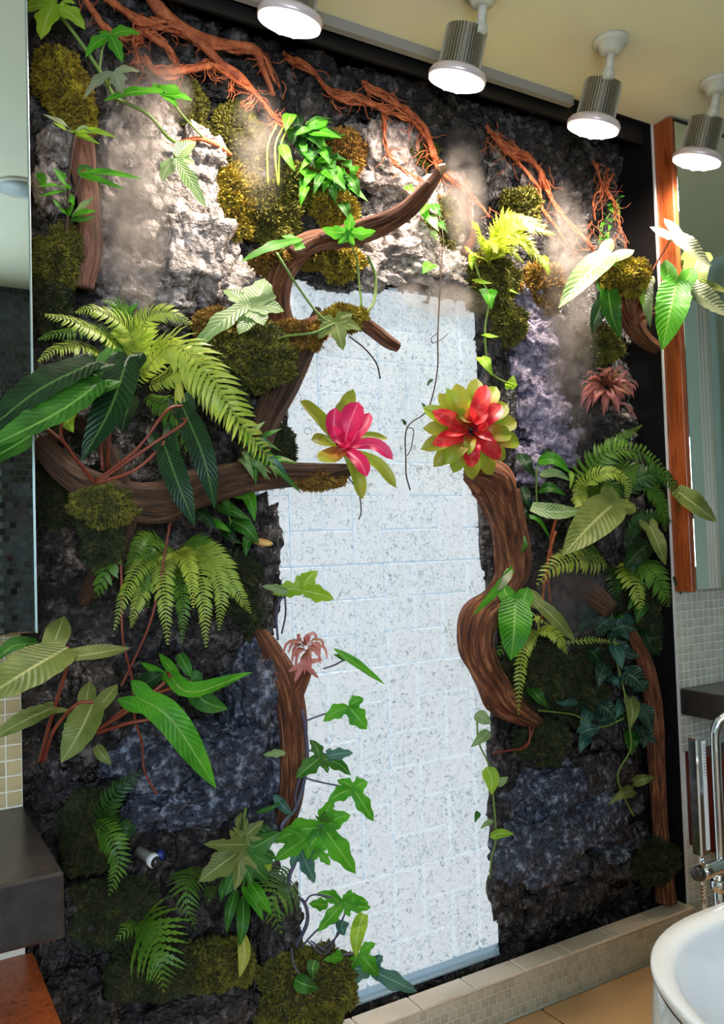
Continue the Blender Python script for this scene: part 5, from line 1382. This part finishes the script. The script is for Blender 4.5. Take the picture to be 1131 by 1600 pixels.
frond(t, [(308, 1355, .12), (292, 1380, .18), (292, 1415, .2), (306, 1454, .2)], 50, 'f_mid', 15, wide=.18, toothed=True, prof=PT, ang=62)
frond(t, [(330, 1385, .12), (328, 1400, .16), (324, 1415, .16)], 20, 'f_mid', 8, wide=.34, toothed=True, prof=PT)
t = thing('broad_fern', 'bright toothed fern frond beside the lower left edge of the glass', 'fern', at_(440, 1400, .12))
frond(t, [(452, 1375, .14), (435, 1390, .2), (425, 1415, .22), (440, 1460, .22)], 66, 'f_mid', 15, wide=.17, toothed=True, prof=PT, ang=66)
frond(t, [(452, 1360, .13), (425, 1378, .17), (400, 1400, .18)], 26, 'f_mid', 10, wide=.32, toothed=True, prof=PT)

t = thing('split_leaf_plant', 'bushy split-leaf plant low on the left of the glass bricks', 'plant', at_(380, 1450, .1))
stem(t, [(385, 1450, .1), (380, 1380, .13), (378, 1310, .14), (384, 1262, .14)], None, 5)
for b_, e_, m, ww in [((372, 1332), (310, 1378), 'olive', .5), ((385, 1305), (412, 1282), 'olive', .5), ((388, 1330), (440, 1300), 'mid', .45), ((386, 1345), (420, 1378), 'mid', .5), ((376, 1345), (352, 1400), 'mid', .5), ((390, 1320), (432, 1342), 'mid', .45), ((384, 1320), (345, 1320), 'olive', .5)]:
    lobed(t, b_, e_, m, ((50, .75, .34), (-50, .75, .34), (110, .55, .34), (-110, .55, .34)), ww, d=.22, fold=.12)
for pts, w, m in [([(378, 1270, .14), (372, 1285, .16), (376, 1310, .16)], 10, 'olive'), ([(378, 1385, .18), (398, 1410, .22), (412, 1440, .23)], 16, 'bright'), ([(370, 1390, .18), (360, 1420, .21), (354, 1458, .21)], 18, 'mid'), ([(380, 1400, .18), (380, 1440, .22), (374, 1480, .22)], 22, 'mid'), ([(378, 1455, .2), (382, 1490, .22), (374, 1528, .22)], 20, 'ylw'), ([(365, 1370, .18), (350, 1385, .21), (345, 1410, .21)], 18, 'mid'), ([(392, 1355, .18), (412, 1345, .21), (425, 1360, .21)], 24, 'olive'), ([(395, 1290, .18), (415, 1300, .2), (435, 1318, .2)], 18, 'mid'), ([(400, 1270, .16), (425, 1262, .18), (440, 1252, .18)], 8, 'mid'), ([(388, 1375, .2), (405, 1400, .24), (425, 1430, .24)], 20, 'bright'), ([(408, 1340, .18), (418, 1350, .22), (420, 1362, .22)], 20, 'lime')]:
    leaf(t, pts, w, m, 'lance', fold=.25)

# ================================================================ vine across the lower glass
t = thing('lobed_vine', 'lobed-leaf vine climbing the left side of the glass bricks from the mossy mound', 'vine', at_(470, 1500, .14))
stem(t, [(462, 1480, .15), (480, 1440, .16), (475, 1410, .16), (455, 1395, .16), (452, 1370, .16), (462, 1340, .16), (448, 1310, .16), (440, 1290, .16), (462, 1262, .16), (475, 1220, .16), (480, 1180, .16), (476, 1130, .16), (472, 1110, .16)], None, 6, M_stemb)
stem(t, [(464, 1270, .16), (462, 1240, .165), (474, 1200, .165)], None, 4, M_stemb)
stem(t, [(434, 1000, .14), (432, 960, .15), (440, 935, .16), (462, 925, .17)], None, 4, M_stemb)
stem(t, [(440, 990, .14), (446, 960, .15), (445, 930, .16)], None, 3, M_stemb)
stem(t, [(440, 905, .14), (434, 940, .14)], None, 2, M_stemb)
LB = ((78, .75, .5), (-78, .75, .5), (140, .4, .4), (-140, .4, .4))
for b_, e_, m, lb, ww in [
    ((472, 922), (522, 936), 'lime', ((-62, .85, .5), (160, .85, .5), (-110, .5, .4)), .5), ((450, 925), (408, 916), 'pale', (), .3),
    ((545, 1104), (573, 1140), 'bright', ((100, .95, .5), (-75, .6, .55)), .62),
    ((552, 1232), (584, 1284), 'bright', ((95, .7, .45), (-75, .4, .6), (150, .45, .4)), .36),
    ((500, 1184), (462, 1216), 'mid', ((110, .7, .45), (-120, 1.1, .45), (-80, .5, .4)), .5), ((512, 1180), (552, 1176), 'blue', ((60, .3, .4), (-60, .3, .4)), .42), ((445, 1176), (410, 1180), 'pale', (), .3),
    ((505, 1292), (556, 1366), 'bright', ((60, .75, .42), (110, .8, .42), (-70, .5, .42), (-120, .45, .4)), .34), ((478, 1310), (428, 1345), 'bright', ((60, .5, .4), (-60, .5, .4)), .42), ((470, 1330), (492, 1380), 'blue', ((60, .5, .4), (-60, .4, .4)), .4), ((498, 1330), (516, 1352), 'bright', LB, .5),
    ((508, 1285), (532, 1290), 'bright', LB, .5), ((505, 1282), (508, 1266), 'mid', LB, .5),
    ((535, 1412), (496, 1456), 'bright', ((70, .75, .42), (-140, .8, .42), (170, .5, .4)), .36), ((540, 1415), (580, 1418), 'bright', ((60, .4, .4),), .4), ((512, 1414), (482, 1412), 'bright', (), .45),
    ((562, 1490), (592, 1525), 'bright', ((70, .6, .45), (-70, .6, .45)), .5), ((578, 1515), (652, 1550), 'blue', ((150, .5, .5), (-60, .3, .4)), .26), ((535, 1495), (505, 1500), 'bright', ((40, .4, .4),), .35)]:
    lobed(t, b_, e_, m, lb, ww, d=.2, fold=.12)
leaf(t, [(568, 1428, .19), (558, 1460, .22), (556, 1496, .22)], 24, 'lime', 'strap', ripple=.2)
leaf(t, [(536, 1438, .18), (534, 1450, .2), (538, 1462, .2)], 22, 'blue', 'ovate')
leaf(t, [(522, 1014, .17), (560, 1040, .2), (602, 1070, .2)], 18, 'bright', 'lance', roll=.5)
leaf(t, [(540, 1032, .17), (530, 1026, .18), (520, 1022, .18)], 8, 'mid', 'lance')
leaf(t, [(428, 1242, .15), (444, 1262, .18), (458, 1274, .18)], 16, 'blue', 'lance')
for a in ([(505, 1045, .15), (525, 1038, .16), (545, 1026, .17)], [(474, 1128, .16), (500, 1118, .17), (545, 1104, .19)], [(480, 1172, .16), (500, 1176, .17), (512, 1180, .19)], [(475, 1215, .16), (500, 1222, .17), (552, 1232, .19)], [(455, 1310, .16), (480, 1295, .18), (505, 1290, .2)], [(475, 1412, .16), (490, 1398, .17), (535, 1406, .19)], [(470, 1480, .15), (500, 1450, .17), (530, 1440, .18)], [(480, 1470, .15), (510, 1490, .17), (540, 1425, .19)], [(485, 1470, .15), (520, 1490, .17), (562, 1490, .19)], [(500, 1485, .15), (520, 1470, .17), (540, 1445, .19)], [(455, 1480, .16), (460, 1510, .2), (478, 1530, .22), (492, 1528, .22)]):
    stem(t, a, None, 3, M_stemb, 'petiole')
for pts, w in [([(492, 1500, .22), (488, 1515, .24), (490, 1530, .24)], 20), ([(460, 1530, .22), (475, 1538, .24), (498, 1545, .24)], 26)]:
    leaf(t, pts, w, 'mid', 'ovate')

# misting nozzle
t = thing('mist_nozzle', 'small white and blue misting nozzle on the dark lower left rocks', 'nozzle', at_(240, 1345, .13))
c = P(236, 1342, .13); k = MPP(c); ax = nrm([.35, -.9, -.2])
V, F = lathe(c, ax, [(9 * k, -30 * k), (9 * k, 0), (11 * k, 1 * k), (11 * k, 9 * k), (7 * k, 10 * k)], 18); part('tube', V, F, M_white, t)
V, F = lathe(c + ax * 10 * k, ax, [(8 * k, 0), (9 * k, 2 * k), (6 * k, 8 * k), (2 * k, 9 * k)], 18); part('tip', V, F, M_stone, t)
V, F = lathe(c + np.array([11 * k, 0, 3 * k]), nrm([1, -.3, .1]), [(7 * k, 0), (8 * k, 2 * k), (8 * k, 8 * k), (5 * k, 9 * k)], 16); part('collar', V, F, mat('blue_plastic', (30, 50, 130), rough=.4), t)

# ================================================================ mist from the misting nozzles
def hazemat(name, dens, sc):
    m = bpy.data.materials.new(name); m.use_nodes = True; nt = m.node_tree; nt.nodes.clear()
    o = nd(nt, 'ShaderNodeOutputMaterial'); v = nd(nt, 'ShaderNodeVolumePrincipled')
    v.inputs['Color'].default_value = (0.86, 0.75, 0.64, 1); v.inputs['Anisotropy'].default_value = 0.1
    tc = nd(nt, 'ShaderNodeTexCoord')
    mp = nd(nt, 'ShaderNodeMapping'); mp.inputs['Location'].default_value = (-1, -1, -1); mp.inputs['Scale'].default_value = (2, 2, 2)
    nt.links.new(tc.outputs['Generated'], mp.inputs[0])
    g = nd(nt, 'ShaderNodeTexGradient', gradient_type='SPHERICAL'); nt.links.new(mp.outputs[0], g.inputs[0])
    n = nd(nt, 'ShaderNodeTexNoise'); n.inputs['Scale'].default_value = sc; n.inputs['Detail'].default_value = 3
    nt.links.new(tc.outputs['Object'], n.inputs['Vector'])
    r = nd(nt, 'ShaderNodeMapRange'); r.inputs[1].default_value = 0.34; r.inputs[2].default_value = 0.66
    nt.links.new(n.outputs['Fac'], r.inputs[0])
    k = nd(nt, 'ShaderNodeMath', operation='MULTIPLY'); nt.links.new(r.outputs[0], k.inputs[0]); nt.links.new(g.outputs[1], k.inputs[1])
    k2 = nd(nt, 'ShaderNodeMath', operation='MULTIPLY'); nt.links.new(k.outputs[0], k2.inputs[0]); k2.inputs[1].default_value = dens
    nt.links.new(k2.outputs[0], v.inputs['Density']); nt.links.new(v.outputs[0], o.inputs['Volume'])
    return m


V3, F3 = ICO3
for px, py, rx, ry, d, th, dens, lean, lab in [
    (205, 310, 66, 215, .12, .06, 36, .02, 'mist plume rising over the pale rocks at upper left'),
    (245, 140, 60, 70, .11, .05, 30, 0, 'mist puff behind the upper lobed leaves'),
    (405, 225, 46, 110, .10, .05, 13, 0, 'mist plume beside the leafy bunch'),
    (725, 300, 34, 120, .12, .05, 28, 0, 'mist plume between the branch tip and the hanging roots'),
    (893, 500, 44, 235, .12, .05, 26, -.02, 'tall mist plume between the mauve rock and the black panel'),
    (690, 470, 80, 34, .10, .05, 26, 0, 'mist band along the top of the glass bricks'),
    (895, 930, 60, 90, .12, .05, 20, 0, 'thin mist in the dark right foliage'),
]:
    c = P(px, py, d); k = MPP(c)
    ex = 1.0 / max(0.6, math.cos(math.atan2(c[0], c[1])))
    V = [(c[0] + v[0] * rx * k * ex + lean * v[2], c[1] + v[1] * th, c[2] + v[2] * ry * k) for v in V3]
    o = part('mist_plume', V, F3, hazemat('mist', dens, 22), origin=c)
    tag(o, lab, 'mist', None, 'stuff')
